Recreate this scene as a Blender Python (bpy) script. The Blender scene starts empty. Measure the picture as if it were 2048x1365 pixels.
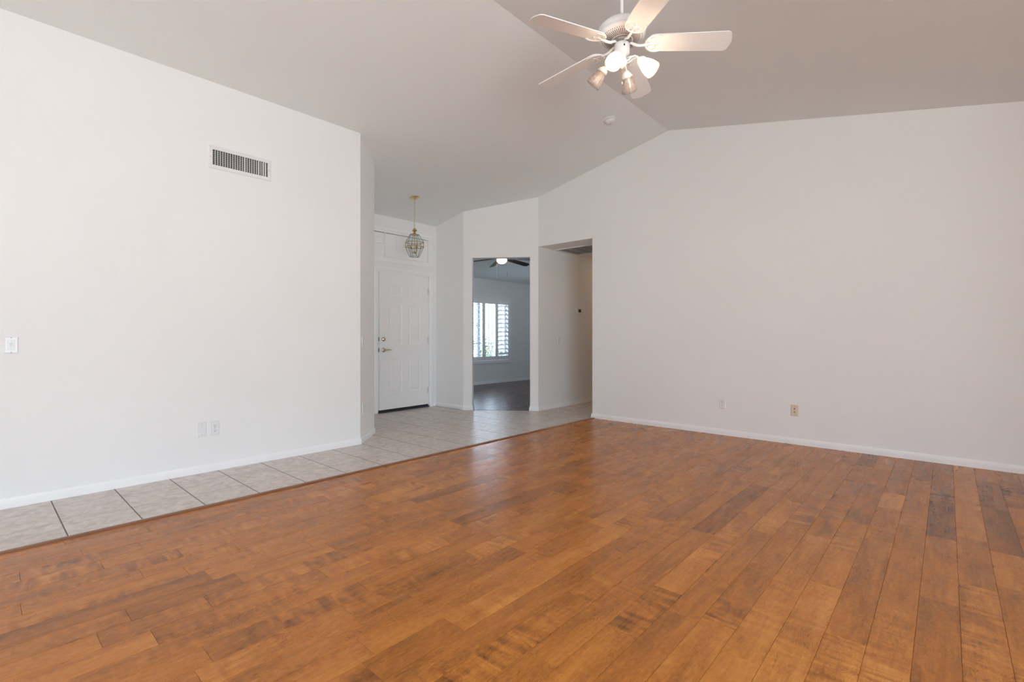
import bpy, math, random
from mathutils import Vector, Matrix
random.seed(7)
SC = bpy.context.scene
COL = SC.collection
R = math.radians
PI = math.pi

# ------------------------------------------------------------------ camera, daylight, exposure
# X runs along the left wall away from the camera, Y runs towards the front door, Z is up.
YAW = math.atan2(871, 970)
cam_d = bpy.data.cameras.new('camera')
cam = bpy.data.objects.new('camera', cam_d)
COL.objects.link(cam)
cam.location = (0, 0, 1.09)
fwd = Vector((math.cos(YAW), math.sin(YAW), 0))
cam.rotation_euler = fwd.to_track_quat('-Z', 'Y').to_euler()
cam_d.sensor_width = 36
cam_d.lens = 970 / 2048 * 36
cam_d.shift_y = -7.5 / 2048
cam_d.clip_start = 0.05
SC.camera = cam

SC.view_settings.view_transform = 'Standard'
SC.view_settings.look = 'None'
SC.view_settings.gamma = 1
SC.view_settings.use_curve_mapping = False
SC.view_settings.exposure = 2.97

world = bpy.data.worlds.new('daylight')
SC.world = world
world.use_nodes = True
wn = world.node_tree
wn.nodes.clear()
wo = wn.nodes.new('ShaderNodeOutputWorld')
wb = wn.nodes.new('ShaderNodeBackground')
# pale sky above the horizon, brighter glow below added for sunlit ground, to light the ceiling
wg = wn.nodes.new('ShaderNodeTexCoord')
wx = wn.nodes.new('ShaderNodeSeparateXYZ')
wr = wn.nodes.new('ShaderNodeValToRGB')
wr.color_ramp.elements[0].position = 0.485
wr.color_ramp.elements[0].color = (0.80, 0.90, 0.955, 1)
wr.color_ramp.elements[1].position = 0.515
wr.color_ramp.elements[1].color = (0.545, 0.668, 0.80, 1)
wm = wn.nodes.new('ShaderNodeMapRange')
wm.inputs['From Min'].default_value = -1
wm.inputs['From Max'].default_value = 1
wn.links.new(wg.outputs['Generated'], wx.inputs[0])
wn.links.new(wx.outputs['Z'], wm.inputs['Value'])
wn.links.new(wm.outputs[0], wr.inputs['Fac'])
wn.links.new(wr.outputs['Color'], wb.inputs['Color'])
wb.inputs['Strength'].default_value = 2.0
wn.links.new(wb.outputs[0], wo.inputs[0])

SC.cycles.use_denoising = True
SC.cycles.use_adaptive_sampling = True
SC.cycles.adaptive_threshold = 0.015
SC.cycles.max_bounces = 14
SC.cycles.diffuse_bounces = 8
SC.cycles.glossy_bounces = 4
SC.cycles.transmission_bounces = 8
SC.cycles.transparent_max_bounces = 12
SC.cycles.sample_clamp_indirect = 6
SC.cycles.blur_glossy = 0.5
SC.cycles.caustics_refractive = False
SC.cycles.caustics_reflective = False


def portal(name, loc, sx, sy, direction):
    """a portal that guides sampling of the sky through a window opening; gives no light of its own"""
    d = bpy.data.lights.new(name, 'AREA')
    d.shape = 'RECTANGLE'
    d.size = sx
    d.size_y = sy
    d.cycles.is_portal = True
    o = bpy.data.objects.new(name, d)
    COL.objects.link(o)
    o.location = loc
    o.rotation_euler = Vector(direction).to_track_quat('-Z', 'Z').to_euler()
    return o


BACK = -2.9
WEST = -3.3
portal('daylight_portal', (-0.55, BACK - 0.14, 1.06), 3.3, 2.1, (0, 1, 0))
portal('daylight_portal', (WEST - 0.14, -1.75, 1.4), 0.9, 1.2, (1, 0, 0))
portal('daylight_portal', (10.86, 5.45, 1.7), .7, .6, (-1, 0, 0))
portal('daylight_portal', (8.06, 8.16, 1.26), 1.7, 1.5, (0, -1, 0))

# ------------------------------------------------------------------ dimensions
RIDGE_Y, RIDGE_Z, SL = 2.494, 3.578, 0.2055
YL = 4.46            # left wall plane
XR = 5.60            # right (gable) wall plane
YH = 4.505           # hallway north wall plane
YD = 6.05            # front door wall plane
YB = 8.0             # far bedroom wall
HALL_Z = 2.43
YC = 3.57            # corner of right wall and hallway opening
P1 = Vector((4.93, 5.41))
P2 = Vector((5.60, 4.505))


def zc(x, y):
    return RIDGE_Z - SL * abs(y - RIDGE_Y)


# ------------------------------------------------------------------ mesh helpers
class MB:
    def __init__(self):
        self.v, self.f, self.s, self.m = [], [], [], []

    def add(self, verts, faces, smooth=False, M=None, mi=0):
        b = len(self.v)
        for p in verts:
            p = Vector(p)
            if M is not None:
                p = M @ p
            self.v.append(p)
        for fc in faces:
            self.f.append([b + i for i in fc])
            self.s.append(smooth)
            self.m.append(mi)
        return self

    def box(self, lo, hi, M=None, mi=0, bev=0.0):
        x0, y0, z0 = lo
        x1, y1, z1 = hi
        if bev <= 0:
            v = [(x0, y0, z0), (x1, y0, z0), (x1, y1, z0), (x0, y1, z0), (x0, y0, z1), (x1, y0, z1), (x1, y1, z1), (x0, y1, z1)]
            f = [(0, 3, 2, 1), (4, 5, 6, 7), (0, 1, 5, 4), (1, 2, 6, 5), (2, 3, 7, 6), (3, 0, 4, 7)]
            return self.add(v, f, False, M, mi)
        b = bev
        v = []
        for x, sx in ((x0, 1), (x1, -1)):
            for y, sy in ((y0, 1), (y1, -1)):
                for z, sz in ((z0, 1), (z1, -1)):
                    v += [(x, y + sy * b, z + sz * b), (x + sx * b, y, z + sz * b), (x + sx * b, y + sy * b, z)]
        def i(a, bb, c, k):
            return ((a * 2 + bb) * 2 + c) * 3 + k
        f = []
        f += [[i(0, 0, 0, 0), i(0, 0, 1, 0), i(0, 1, 1, 0), i(0, 1, 0, 0)], [i(1, 0, 0, 0), i(1, 1, 0, 0), i(1, 1, 1, 0), i(1, 0, 1, 0)]]
        f += [[i(0, 0, 0, 1), i(1, 0, 0, 1), i(1, 0, 1, 1), i(0, 0, 1, 1)], [i(0, 1, 0, 1), i(0, 1, 1, 1), i(1, 1, 1, 1), i(1, 1, 0, 1)]]
        f += [[i(0, 0, 0, 2), i(0, 1, 0, 2), i(1, 1, 0, 2), i(1, 0, 0, 2)], [i(0, 0, 1, 2), i(1, 0, 1, 2), i(1, 1, 1, 2), i(0, 1, 1, 2)]]
        for a in (0, 1):
            for c in (0, 1):
                f.append([i(a, c, 0, 0), i(a, c, 1, 0), i(a, c, 1, 1), i(a, c, 0, 1)])
                f.append([i(a, 0, c, 0), i(a, 1, c, 0), i(a, 1, c, 2), i(a, 0, c, 2)])
                f.append([i(0, a, c, 1), i(1, a, c, 1), i(1, a, c, 2), i(0, a, c, 2)])
                for e in (0, 1):
                    f.append([i(a, c, e, 0), i(a, c, e, 1), i(a, c, e, 2)])
        return self.add(v, f, False, M, mi)

    def prism(self, poly, z0, z1, mi=0, cap=True):
        """upright prism over a plan polygon; z0, z1 numbers or functions of (x, y)"""
        n = len(poly)
        g0 = z0 if callable(z0) else (lambda x, y: z0)
        g1 = z1 if callable(z1) else (lambda x, y: z1)
        v = [(x, y, g0(x, y)) for x, y in poly] + [(x, y, g1(x, y)) for x, y in poly]
        f = [[k, (k + 1) % n, n + (k + 1) % n, n + k] for k in range(n)]
        f += [list(range(n - 1, -1, -1)), list(range(n, 2 * n))]
        return self.add(v, f, False, None, mi)

    def extrude(self, poly, d, M=None, mi=0, smooth=False):
        """polygon in local xy pushed from z=0 to z=d"""
        n = len(poly)
        v = [(x, y, 0) for x, y in poly] + [(x, y, d) for x, y in poly]
        f = [[k, (k + 1) % n, n + (k + 1) % n, n + k] for k in range(n)]
        f += [list(range(n - 1, -1, -1)), list(range(n, 2 * n))]
        return self.add(v, f, smooth, M, mi)

    def lathe(self, prof, seg=32, M=None, mi=0, mod=None, smooth=True, closed=False):
        """profile of (radius, z); mod(theta, t) scales the radius / shifts z"""
        n = len(prof)
        v = []
        for a in range(seg):
            th = 2 * PI * a / seg
            for j, (r, z) in enumerate(prof):
                k, dz = (1, 0) if mod is None else mod(th, j / (n - 1))
                v.append((r * k * math.cos(th), r * k * math.sin(th), z + dz))
        f = []
        for a in range(seg):
            b = (a + 1) % seg
            for j in range(n if closed else n - 1):
                jj = (j + 1) % n
                f.append([a * n + j, b * n + j, b * n + jj, a * n + jj])
        if not closed:
            if prof[0][0] > 1e-6:
                f.append([a * n for a in range(seg - 1, -1, -1)])
            if prof[-1][0] > 1e-6:
                f.append([a * n + n - 1 for a in range(seg)])
        return self.add(v, f, smooth, M, mi)

    def tube(self, pts, r, seg=10, M=None, mi=0, closed=False, flat=1.0):
        pts = [Vector(p) for p in pts]
        n = len(pts)
        rs = r if isinstance(r, (list, tuple)) else [r] * n
        v, up = [], None
        for i, p in enumerate(pts):
            if closed:
                t = (pts[(i + 1) % n] - pts[i - 1]).normalized()
            else:
                t = (pts[min(i + 1, n - 1)] - pts[max(i - 1, 0)]).normalized()
            if up is None:
                up = Vector((0, 0, 1)) if abs(t.z) < 0.9 else Vector((1, 0, 0))
            sd = t.cross(up)
            if sd.length < 1e-6:
                sd = t.cross(Vector((0, 1, 0)))
            sd.normalize()
            up = sd.cross(t).normalized()
            for k in range(seg):
                a = 2 * PI * k / seg
                v.append(p + sd * (math.cos(a) * rs[i]) + up * (math.sin(a) * rs[i] * flat))
        f = []
        for i in range(n if closed else n - 1):
            j = (i + 1) % n
            for k in range(seg):
                kk = (k + 1) % seg
                f.append([i * seg + k, i * seg + kk, j * seg + kk, j * seg + k])
        if not closed:
            f.append(list(range(seg - 1, -1, -1)))
            f.append([(n - 1) * seg + k for k in range(seg)])
        return self.add(v, f, True, M, mi)

    def sweep(self, path, prof, closed_prof=True):
        """profile (out, z) swept along a plan polyline; 'out' points to the right of travel. mitred."""
        path = [Vector(p) for p in path]
        n, m = len(path), len(prof)
        v = []
        for i, p in enumerate(path):
            ds = []
            if i > 0:
                ds.append((path[i] - path[i - 1]).normalized())
            if i < n - 1:
                ds.append((path[i + 1] - path[i]).normalized())
            ns = [Vector((d.y, -d.x)) for d in ds]
            nn = sum(ns, Vector((0, 0)))
            nn.normalize()
            k = 1 / max(0.35, nn.dot(ns[0]))
            for o, z in prof:
                q = p + nn * (o * k)
                v.append((q.x, q.y, z))
        f = []
        for i in range(n - 1):
            for j in range(m):
                jj = (j + 1) % m
                f.append([i * m + j, (i + 1) * m + j, (i + 1) * m + jj, i * m + jj])
        f.append(list(range(m)))
        f.append([(n - 1) * m + j for j in range(m - 1, -1, -1)])
        return self.add(v, f, False)

    def build(self, name, mats, parent=None, loc=None, rot=None, recalc=True):
        me = bpy.data.meshes.new(name)
        me.from_pydata([tuple(p) for p in self.v], [], self.f)
        me.polygons.foreach_set('use_smooth', self.s)
        me.polygons.foreach_set('material_index', self.m)
        for m in (mats if isinstance(mats, (list, tuple)) else [mats]):
            me.materials.append(m)
        if recalc:
            import bmesh
            bm = bmesh.new()
            bm.from_mesh(me)
            bmesh.ops.recalc_face_normals(bm, faces=bm.faces)
            bm.to_mesh(me)
            bm.free()
        me.update()
        o = bpy.data.objects.new(name, me)
        COL.objects.link(o)
        if parent is not None:
            o.parent = parent
        if loc is not None:
            o.location = loc
        if rot is not None:
            o.rotation_euler = rot
        return o


def tag(o, label=None, cat=None, group=None, kind=None):
    if label:
        o['label'] = label
    if cat:
        o['category'] = cat
    if group:
        o['group'] = group
    if kind:
        o['kind'] = kind
    return o


def empty(name, loc, rot=None):
    o = bpy.data.objects.new(name, None)
    COL.objects.link(o)
    o.location = loc
    o.empty_display_size = 0.1
    if rot is not None:
        o.rotation_euler = rot
    return o


def T(x, y, z):
    return Matrix.Translation((x, y, z))


def RX(a):
    return Matrix.Rotation(a, 4, 'X')


def RY(a):
    return Matrix.Rotation(a, 4, 'Y')


def RZ(a):
    return Matrix.Rotation(a, 4, 'Z')


def copy_tree(o, parent=None):
    c = o.copy()
    COL.objects.link(c)
    c.parent = parent
    for ch in list(o.children):
        copy_tree(ch, c)
    return c


# ------------------------------------------------------------------ materials
def mat(name, color=(0.8, 0.8, 0.8), rough=0.5, metal=0.0, spec=0.5, coat=0.0, emit=None, estr=0.0):
    m = bpy.data.materials.new(name)
    m.use_nodes = True
    p = m.node_tree.nodes['Principled BSDF']
    p.inputs['Base Color'].default_value = (*color, 1)
    p.inputs['Roughness'].default_value = rough
    p.inputs['Metallic'].default_value = metal
    p.inputs['Specular IOR Level'].default_value = spec
    p.inputs['Coat Weight'].default_value = coat
    if emit:
        p.inputs['Emission Color'].default_value = (*emit, 1)
        p.inputs['Emission Strength'].default_value = estr
    return m


def N(m, t, **kw):
    n = m.node_tree.nodes.new(t)
    for k, v in kw.items():
        setattr(n, k, v)
    return n


def L(m, a, b):
    m.node_tree.links.new(a, b)


def bsdf(m):
    return m.node_tree.nodes['Principled BSDF']


def mottled(m, c0, c1, scale=3.0, bump=0.0, bscale=120.0, bdist=0.002, detail=3):
    """slight procedural variation of a painted or enamelled surface plus a fine orange-peel bump"""
    tc = N(m, 'ShaderNodeTexCoord')
    nz = N(m, 'ShaderNodeTexNoise')
    nz.inputs['Scale'].default_value = scale
    nz.inputs['Detail'].default_value = detail
    L(m, tc.outputs['Object'], nz.inputs['Vector'])
    cr = N(m, 'ShaderNodeValToRGB')
    cr.color_ramp.elements[0].position = 0.3
    cr.color_ramp.elements[1].position = 0.7
    cr.color_ramp.elements[0].color = (*c0, 1)
    cr.color_ramp.elements[1].color = (*c1, 1)
    L(m, nz.outputs['Fac'], cr.inputs['Fac'])
    L(m, cr.outputs['Color'], bsdf(m).inputs['Base Color'])
    if bump:
        n2 = N(m, 'ShaderNodeTexNoise')
        n2.inputs['Scale'].default_value = bscale
        n2.inputs['Detail'].default_value = 2
        L(m, tc.outputs['Object'], n2.inputs['Vector'])
        bp = N(m, 'ShaderNodeBump')
        bp.inputs['Strength'].default_value = bump
        bp.inputs['Distance'].default_value = bdist
        L(m, n2.outputs['Fac'], bp.inputs['Height'])
        L(m, bp.outputs['Normal'], bsdf(m).inputs['Normal'])
    return m


PAINT = mottled(mat('wall_paint', rough=0.62, spec=0.3), (0.86, 0.865, 0.86), (0.875, 0.88, 0.875), 1.2, 0.25, 90, 0.002)
TAN = mottled(mat('hall_dim_tan', rough=0.65, spec=0.3), (0.60, 0.50, 0.42), (0.62, 0.52, 0.44), 1.2, 0.25, 90, 0.002)  # tan put on unseen hall walls to dim and warm their bounce
CEIL = mottled(mat('ceiling_paint', rough=0.8, spec=0.2), (0.83, 0.86, 0.86), (0.845, 0.875, 0.875), 1.2, 0.3, 80, 0.002)
TRIM = mottled(mat('trim_paint', rough=0.35, spec=0.4), (0.90, 0.905, 0.91), (0.92, 0.925, 0.93), 2.0)
DOORP = mottled(mat('door_paint', rough=0.38, spec=0.4), (0.89, 0.89, 0.885), (0.91, 0.91, 0.905), 2.0)
PLATE = mottled(mat('white_plastic', rough=0.3), (0.80, 0.81, 0.82), (0.83, 0.84, 0.85), 6.0)
PLATE_D = mottled(mat('white_plastic_insert', rough=0.3), (0.70, 0.70, 0.70), (0.73, 0.73, 0.73), 6.0)
IVORY = mottled(mat('ivory_plastic', rough=0.35), (0.72, 0.63, 0.50), (0.75, 0.66, 0.53), 6.0)
SLOT = mottled(mat('dark_slot', rough=0.7), (0.03, 0.03, 0.03), (0.045, 0.042, 0.04), 9.0)
SCREW = mottled(mat('screw_metal', rough=0.35, metal=0.8), (0.45, 0.42, 0.38), (0.55, 0.5, 0.45), 20.0)
ENAMEL = mottled(mat('white_enamel', rough=0.28, spec=0.5), (0.87, 0.868, 0.86), (0.89, 0.888, 0.88), 8.0)
BLADE = mottled(mat('white_blade_laminate', rough=0.42), (0.88, 0.88, 0.88), (0.90, 0.90, 0.90), 5.0)
BRASS = mottled(mat('polished_brass', rough=0.22, metal=1.0), (0.72, 0.50, 0.22), (0.82, 0.60, 0.30), 14.0)
BRASS_L = mottled(mat('satin_brass', rough=0.30, metal=1.0), (0.80, 0.66, 0.40), (0.86, 0.72, 0.46), 14.0)
CAME = mottled(mat('glazing_came', rough=0.35, metal=0.9), (0.22, 0.21, 0.18), (0.32, 0.30, 0.26), 20.0)
NICKEL = mottled(mat('satin_nickel', rough=0.28, metal=1.0), (0.62, 0.48, 0.30), (0.74, 0.60, 0.40), 12.0)
STEEL = mottled(mat('grey_steel', rough=0.4, metal=0.9), (0.30, 0.30, 0.30), (0.42, 0.42, 0.42), 18.0)
RUBBER = mottled(mat('black_rubber', rough=0.7), (0.012, 0.013, 0.016), (0.02, 0.022, 0.026), 12.0)
BRONZE = mottled(mat('dark_threshold', rough=0.45, metal=0.5), (0.05, 0.06, 0.08), (0.08, 0.09, 0.11), 12.0)
LCD = mottled(mat('lcd_screen', rough=0.2), (0.05, 0.055, 0.05), (0.075, 0.08, 0.075), 20.0)
WALNUT = mottled(mat('dark_blade_wood', rough=0.4), (0.035, 0.028, 0.026), (0.055, 0.045, 0.04), 12.0)
GRILLE = mottled(mat('grille_metal', rough=0.4, spec=0.4), (0.80, 0.80, 0.80), (0.83, 0.83, 0.83), 8.0)
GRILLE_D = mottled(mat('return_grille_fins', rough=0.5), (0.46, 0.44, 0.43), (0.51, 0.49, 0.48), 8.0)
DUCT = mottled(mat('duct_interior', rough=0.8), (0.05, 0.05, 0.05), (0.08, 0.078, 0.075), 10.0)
LEAF = mottled(mat('leaf_green', rough=0.55), (0.05, 0.11, 0.035), (0.13, 0.22, 0.07), 14.0)
STEM = mottled(mat('bark', rough=0.8), (0.10, 0.07, 0.045), (0.17, 0.12, 0.08), 20.0)
GRAVEL = mottled(mat('gravel_ground', rough=0.95), (0.36, 0.31, 0.26), (0.50, 0.44, 0.37), 4.0, 0.6, 60, 0.01, 6)
WHITEVINYL = mottled(mat('window_vinyl', rough=0.35), (0.78, 0.79, 0.80), (0.82, 0.83, 0.84), 6.0)
MUNTIN = mottled(mat('grey_window_bars', rough=0.4), (0.20, 0.22, 0.25), (0.26, 0.28, 0.31), 10.0)
GROUT = mottled(mat('grout', rough=0.9), (0.16, 0.135, 0.12), (0.22, 0.19, 0.17), 8.0)
SEAM = mottled(mat('plank_underlay', rough=0.8), (0.05, 0.028, 0.016), (0.08, 0.04, 0.022), 8.0)


def emitter(name, color, strength):
    m = bpy.data.materials.new(name)
    m.use_nodes = True
    nt = m.node_tree
    nt.nodes.clear()
    o = nt.nodes.new('ShaderNodeOutputMaterial')
    e = nt.nodes.new('ShaderNodeEmission')
    tc = nt.nodes.new('ShaderNodeTexCoord')
    nz = nt.nodes.new('ShaderNodeTexNoise')
    nz.inputs['Scale'].default_value = 30
    cr = nt.nodes.new('ShaderNodeValToRGB')
    cr.color_ramp.elements[0].color = (color[0], color[1] * 0.97, color[2] * 0.94, 1)
    cr.color_ramp.elements[1].color = (*color, 1)
    nt.links.new(tc.outputs['Object'], nz.inputs['Vector'])
    nt.links.new(nz.outputs['Fac'], cr.inputs['Fac'])
    nt.links.new(cr.outputs['Color'], e.inputs['Color'])
    e.inputs['Strength'].default_value = strength
    nt.links.new(e.outputs[0], o.inputs[0])
    return m


BULB_ON = emitter('lit_bulb', (1.0, 0.82, 0.62), 13.0)
BOWL_ON = emitter('lit_bowl_glass', (1.0, 0.93, 0.80), 0.9)
BULB_OFF = mottled(mat('unlit_bulb', rough=0.25), (0.78, 0.72, 0.68), (0.82, 0.77, 0.73), 20.0)


def glass_thin(name, tint=(0.98, 0.99, 0.99), gloss=0.06, rough=0.02):
    """thin clear pane: passes light straight, with a faint reflection"""
    m = bpy.data.materials.new(name)
    m.use_nodes = True
    nt = m.node_tree
    nt.nodes.clear()
    o = nt.nodes.new('ShaderNodeOutputMaterial')
    mx = nt.nodes.new('ShaderNodeMixShader')
    t = nt.nodes.new('ShaderNodeBsdfTransparent')
    g = nt.nodes.new('ShaderNodeBsdfGlossy')
    t.inputs['Color'].default_value = (*tint, 1)
    g.inputs['Roughness'].default_value = rough
    mx.inputs['Fac'].default_value = gloss
    nt.links.new(t.outputs[0], mx.inputs[1])
    nt.links.new(g.outputs[0], mx.inputs[2])
    nt.links.new(mx.outputs[0], o.inputs[0])
    return m


PANE = glass_thin('window_glass')
DIMMED = glass_thin('dimmed_window_glass', (0.70, 0.71, 0.73))  # tint added to cut the daylight through the bedroom window
LANTERN_GLASS = glass_thin('lantern_glass', (0.93, 0.96, 0.96))


def shade_glass(name, dens, tint):
    """ribbed prismatic glass: part see-through, part light scattering"""
    m = bpy.data.materials.new(name)
    m.use_nodes = True
    nt = m.node_tree
    nt.nodes.clear()
    o = nt.nodes.new('ShaderNodeOutputMaterial')
    tr = nt.nodes.new('ShaderNodeBsdfTransparent')
    tl = nt.nodes.new('ShaderNodeBsdfTranslucent')
    df = nt.nodes.new('ShaderNodeBsdfDiffuse')
    gl = nt.nodes.new('ShaderNodeBsdfGlossy')
    gl.inputs['Roughness'].default_value = 0.15
    tr.inputs['Color'].default_value = (0.96, 0.94, 0.93, 1)
    tl.inputs['Color'].default_value = (*tint, 1)
    df.inputs['Color'].default_value = (*tint, 1)
    m0 = nt.nodes.new('ShaderNodeMixShader')
    m0.inputs['Fac'].default_value = 0.4
    nt.links.new(tl.outputs[0], m0.inputs[1])
    nt.links.new(df.outputs[0], m0.inputs[2])
    m1 = nt.nodes.new('ShaderNodeMixShader')
    wv = nt.nodes.new('ShaderNodeTexNoise')
    tc = nt.nodes.new('ShaderNodeTexCoord')
    wv.inputs['Scale'].default_value = 70
    nt.links.new(tc.outputs['Object'], wv.inputs['Vector'])
    mr = nt.nodes.new('ShaderNodeMapRange')
    mr.inputs['From Min'].default_value = 0.3
    mr.inputs['From Max'].default_value = 0.7
    mr.inputs['To Min'].default_value = max(0, dens - 0.12)
    mr.inputs['To Max'].default_value = min(1, dens + 0.12)
    nt.links.new(wv.outputs['Fac'], mr.inputs['Value'])
    nt.links.new(mr.outputs[0], m1.inputs['Fac'])
    nt.links.new(tr.outputs[0], m1.inputs[1])
    nt.links.new(m0.outputs[0], m1.inputs[2])
    m2 = nt.nodes.new('ShaderNodeMixShader')
    m2.inputs['Fac'].default_value = 0.08
    nt.links.new(m1.outputs[0], m2.inputs[1])
    nt.links.new(gl.outputs[0], m2.inputs[2])
    nt.links.new(m2.outputs[0], o.inputs[0])
    return m


SHADE = shade_glass('ribbed_shade_glass', 0.55, (0.80, 0.74, 0.70))


def wood_floor_material(name, base, light, dark, grain_amt, rough, fig=1.0):
    """planks: the mesh carries a tone and a seed per plank; grain, figure and knots are noise laid along the plank"""
    m = bpy.data.materials.new(name)
    m.use_nodes = True
    p = bsdf(m)
    at = N(m, 'ShaderNodeAttribute', attribute_name='tone')
    se = N(m, 'ShaderNodeAttribute', attribute_name='seed')
    tc = N(m, 'ShaderNodeTexCoord')
    mp = N(m, 'ShaderNodeMapping')
    L(m, tc.outputs['Object'], mp.inputs['Vector'])
    off = N(m, 'ShaderNodeVectorMath', operation='MULTIPLY_ADD')
    cx = N(m, 'ShaderNodeCombineXYZ')
    L(m, se.outputs['Fac'], cx.inputs['X'])
    L(m, se.outputs['Fac'], cx.inputs['Y'])
    L(m, se.outputs['Fac'], cx.inputs['Z'])
    L(m, cx.outputs[0], off.inputs[0])
    off.inputs[1].default_value = (37.0, 23.0, 11.0)
    L(m, tc.outputs['Object'], off.inputs[2])

    def scaled(sx, sy, sz):
        q = N(m, 'ShaderNodeVectorMath', operation='MULTIPLY')
        L(m, off.outputs[0], q.inputs[0])
        q.inputs[1].default_value = (sx, sy, sz)
        return q.outputs[0]

    def noise(vec, scale, detail=3, dist=0.0, rgh=0.5):
        q = N(m, 'ShaderNodeTexNoise')
        q.inputs['Scale'].default_value = scale
        q.inputs['Detail'].default_value = detail
        q.inputs['Distortion'].default_value = dist
        q.inputs['Roughness'].default_value = rgh
        L(m, vec, q.inputs['Vector'])
        return q.outputs['Fac']

    def mr(v, a, b, c, d):
        q = N(m, 'ShaderNodeMapRange')
        q.inputs['From Min'].default_value = a
        q.inputs['From Max'].default_value = b
        q.inputs['To Min'].default_value = c
        q.inputs['To Max'].default_value = d
        L(m, v, q.inputs['Value'])
        return q.outputs[0]

    def math_(op, a, b):
        q = N(m, 'ShaderNodeMath', operation=op)
        for i, s in enumerate((a, b)):
            if isinstance(s, (int, float)):
                q.inputs[i].default_value = s
            else:
                L(m, s, q.inputs[i])
        return q.outputs[0]

    fine = noise(scaled(6, 110, 1), 1.0, 4, 0.3)          # thin grain lines
    broad = noise(scaled(2.2, 14, 1), 1.0, 3, 0.8)        # soft streaks
    cloud = noise(scaled(2.6, 8, 1), 1.0, 3, 0.25)          # blotches
    curl = noise(scaled(16, 3.2, 1), 1.0, 3, 1.6)         # curly cross figure
    # flame lines: bands through a distorted field
    fl = noise(scaled(4.5, 17, 1), 1.0, 2, 1.6)
    fr = math_('FRACT', math_('MULTIPLY', fl, 17.0), 0)
    fr = mr(math_('ABSOLUTE', math_('SUBTRACT', fr, 0.5), 0), 0.0, 0.13, 1.0, 0.0)
    mask = mr(noise(scaled(1.7, 3.0, 1), 1.0, 2, 0.4), 0.48, 0.66, 0.0, 1.0)
    flame = math_('MULTIPLY', math_('MULTIPLY', fr, mask), mr(at.outputs["Fac"], -1.3, 0.0, 0.0, 1.0))
    v = math_('MULTIPLY', mr(fine, 0.3, 0.7, -0.5, 0.5), 0.32 * grain_amt)
    v = math_('ADD', v, math_('MULTIPLY', mr(broad, 0.3, 0.7, -0.5, 0.5), 0.50 * grain_amt))
    v = math_('ADD', v, math_('MULTIPLY', mr(cloud, 0.25, 0.75, -0.5, 0.5), 0.42 * grain_amt))
    cm = mr(noise(scaled(1.1, 2.0, 1), 1.0, 1, 0.2), 0.5, 0.68, 0.0, 1.0)
    cv = math_('MULTIPLY', mr(curl, 0.35, 0.65, -0.5, 0.5), cm)
    v = math_('ADD', v, math_('MULTIPLY', cv, 0.95 * grain_amt * fig))
    v = math_('ADD', v, math_('MULTIPLY', flame, -0.85 * grain_amt * fig))
    v = math_('ADD', v, math_('MULTIPLY', at.outputs['Fac'], 0.44))
    q1 = noise(scaled(13, 24, 1), 1.0, 2, 1.2)
    q1 = math_('ABSOLUTE', math_('SUBTRACT', math_('FRACT', math_('MULTIPLY', q1, 9.0), 0), 0.5), 0)
    q1 = mr(q1, 0.0, 0.22, 1.0, 0.0)
    qm = mr(noise(scaled(2.6, 4.0, 1), 1.0, 1, 0.2), 0.42, 0.62, 0.0, 1.0)
    v = math_('ADD', v, math_('MULTIPLY', math_('MULTIPLY', math_('MULTIPLY', q1, qm), mr(at.outputs["Fac"], -1.3, 0.0, 0.0, 1.0)), -0.42 * grain_amt * fig))
    speck = noise(scaled(40, 75, 1), 1.0, 3, 0.5)
    v = math_('ADD', v, math_('MULTIPLY', mr(speck, 0.3, 0.7, -0.5, 0.5), 0.45 * grain_amt * fig))
    fac = mr(v, -1.65, 1.65, 0.0, 1.0)
    cr = N(m, 'ShaderNodeValToRGB')
    e = cr.color_ramp.elements
    e[0].position, e[0].color = 0.0, (*dark, 1)
    e[1].position, e[1].color = 1.0, (*light, 1)
    k = e.new(0.5)
    k.color = (*base, 1)
    L(m, fac, cr.inputs['Fac'])
    # small dark knots, a few to a room
    kn = N(m, 'ShaderNodeTexVoronoi')
    L(m, scaled(1.0, 1.9, 1), kn.inputs['Vector'])
    kn.inputs['Scale'].default_value = 1.6
    kd = mr(kn.outputs['Distance'], 0.006, 0.022, 0.8, 0.0)
    mix = N(m, 'ShaderNodeMixRGB')
    mix.inputs['Color2'].default_value = (dark[0] * 0.4, dark[1] * 0.35, dark[2] * 0.35, 1)
    L(m, kd, mix.inputs['Fac'])
    L(m, cr.outputs['Color'], mix.inputs['Color1'])
    L(m, mix.outputs['Color'], p.inputs['Base Color'])
    p.inputs['Specular IOR Level'].default_value = 0.32
    rr = mr(cloud, 0.3, 0.7, rough - 0.04, rough + 0.05)
    L(m, rr, p.inputs['Roughness'])
    h = math_('ADD', math_('MULTIPLY', curl, 0.9), math_('MULTIPLY', fine, 0.25))
    h = math_('ADD', h, math_('MULTIPLY', broad, 0.8))
    bp = N(m, 'ShaderNodeBump')
    bp.inputs['Strength'].default_value = 0.14
    bp.inputs['Distance'].default_value = 0.004
    L(m, h, bp.inputs['Height'])
    L(m, bp.outputs['Normal'], p.inputs['Normal'])
    return m


WOOD = wood_floor_material('maple_plank_finish', (0.475, 0.164, 0.025), (0.76, 0.325, 0.066), (0.105, 0.035, 0.009), 1.4, 0.27)
LAMINATE = wood_floor_material('dark_laminate', (0.115, 0.052, 0.046), (0.20, 0.105, 0.095), (0.045, 0.02, 0.018), 1.3, 0.25, 0.1)


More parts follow.
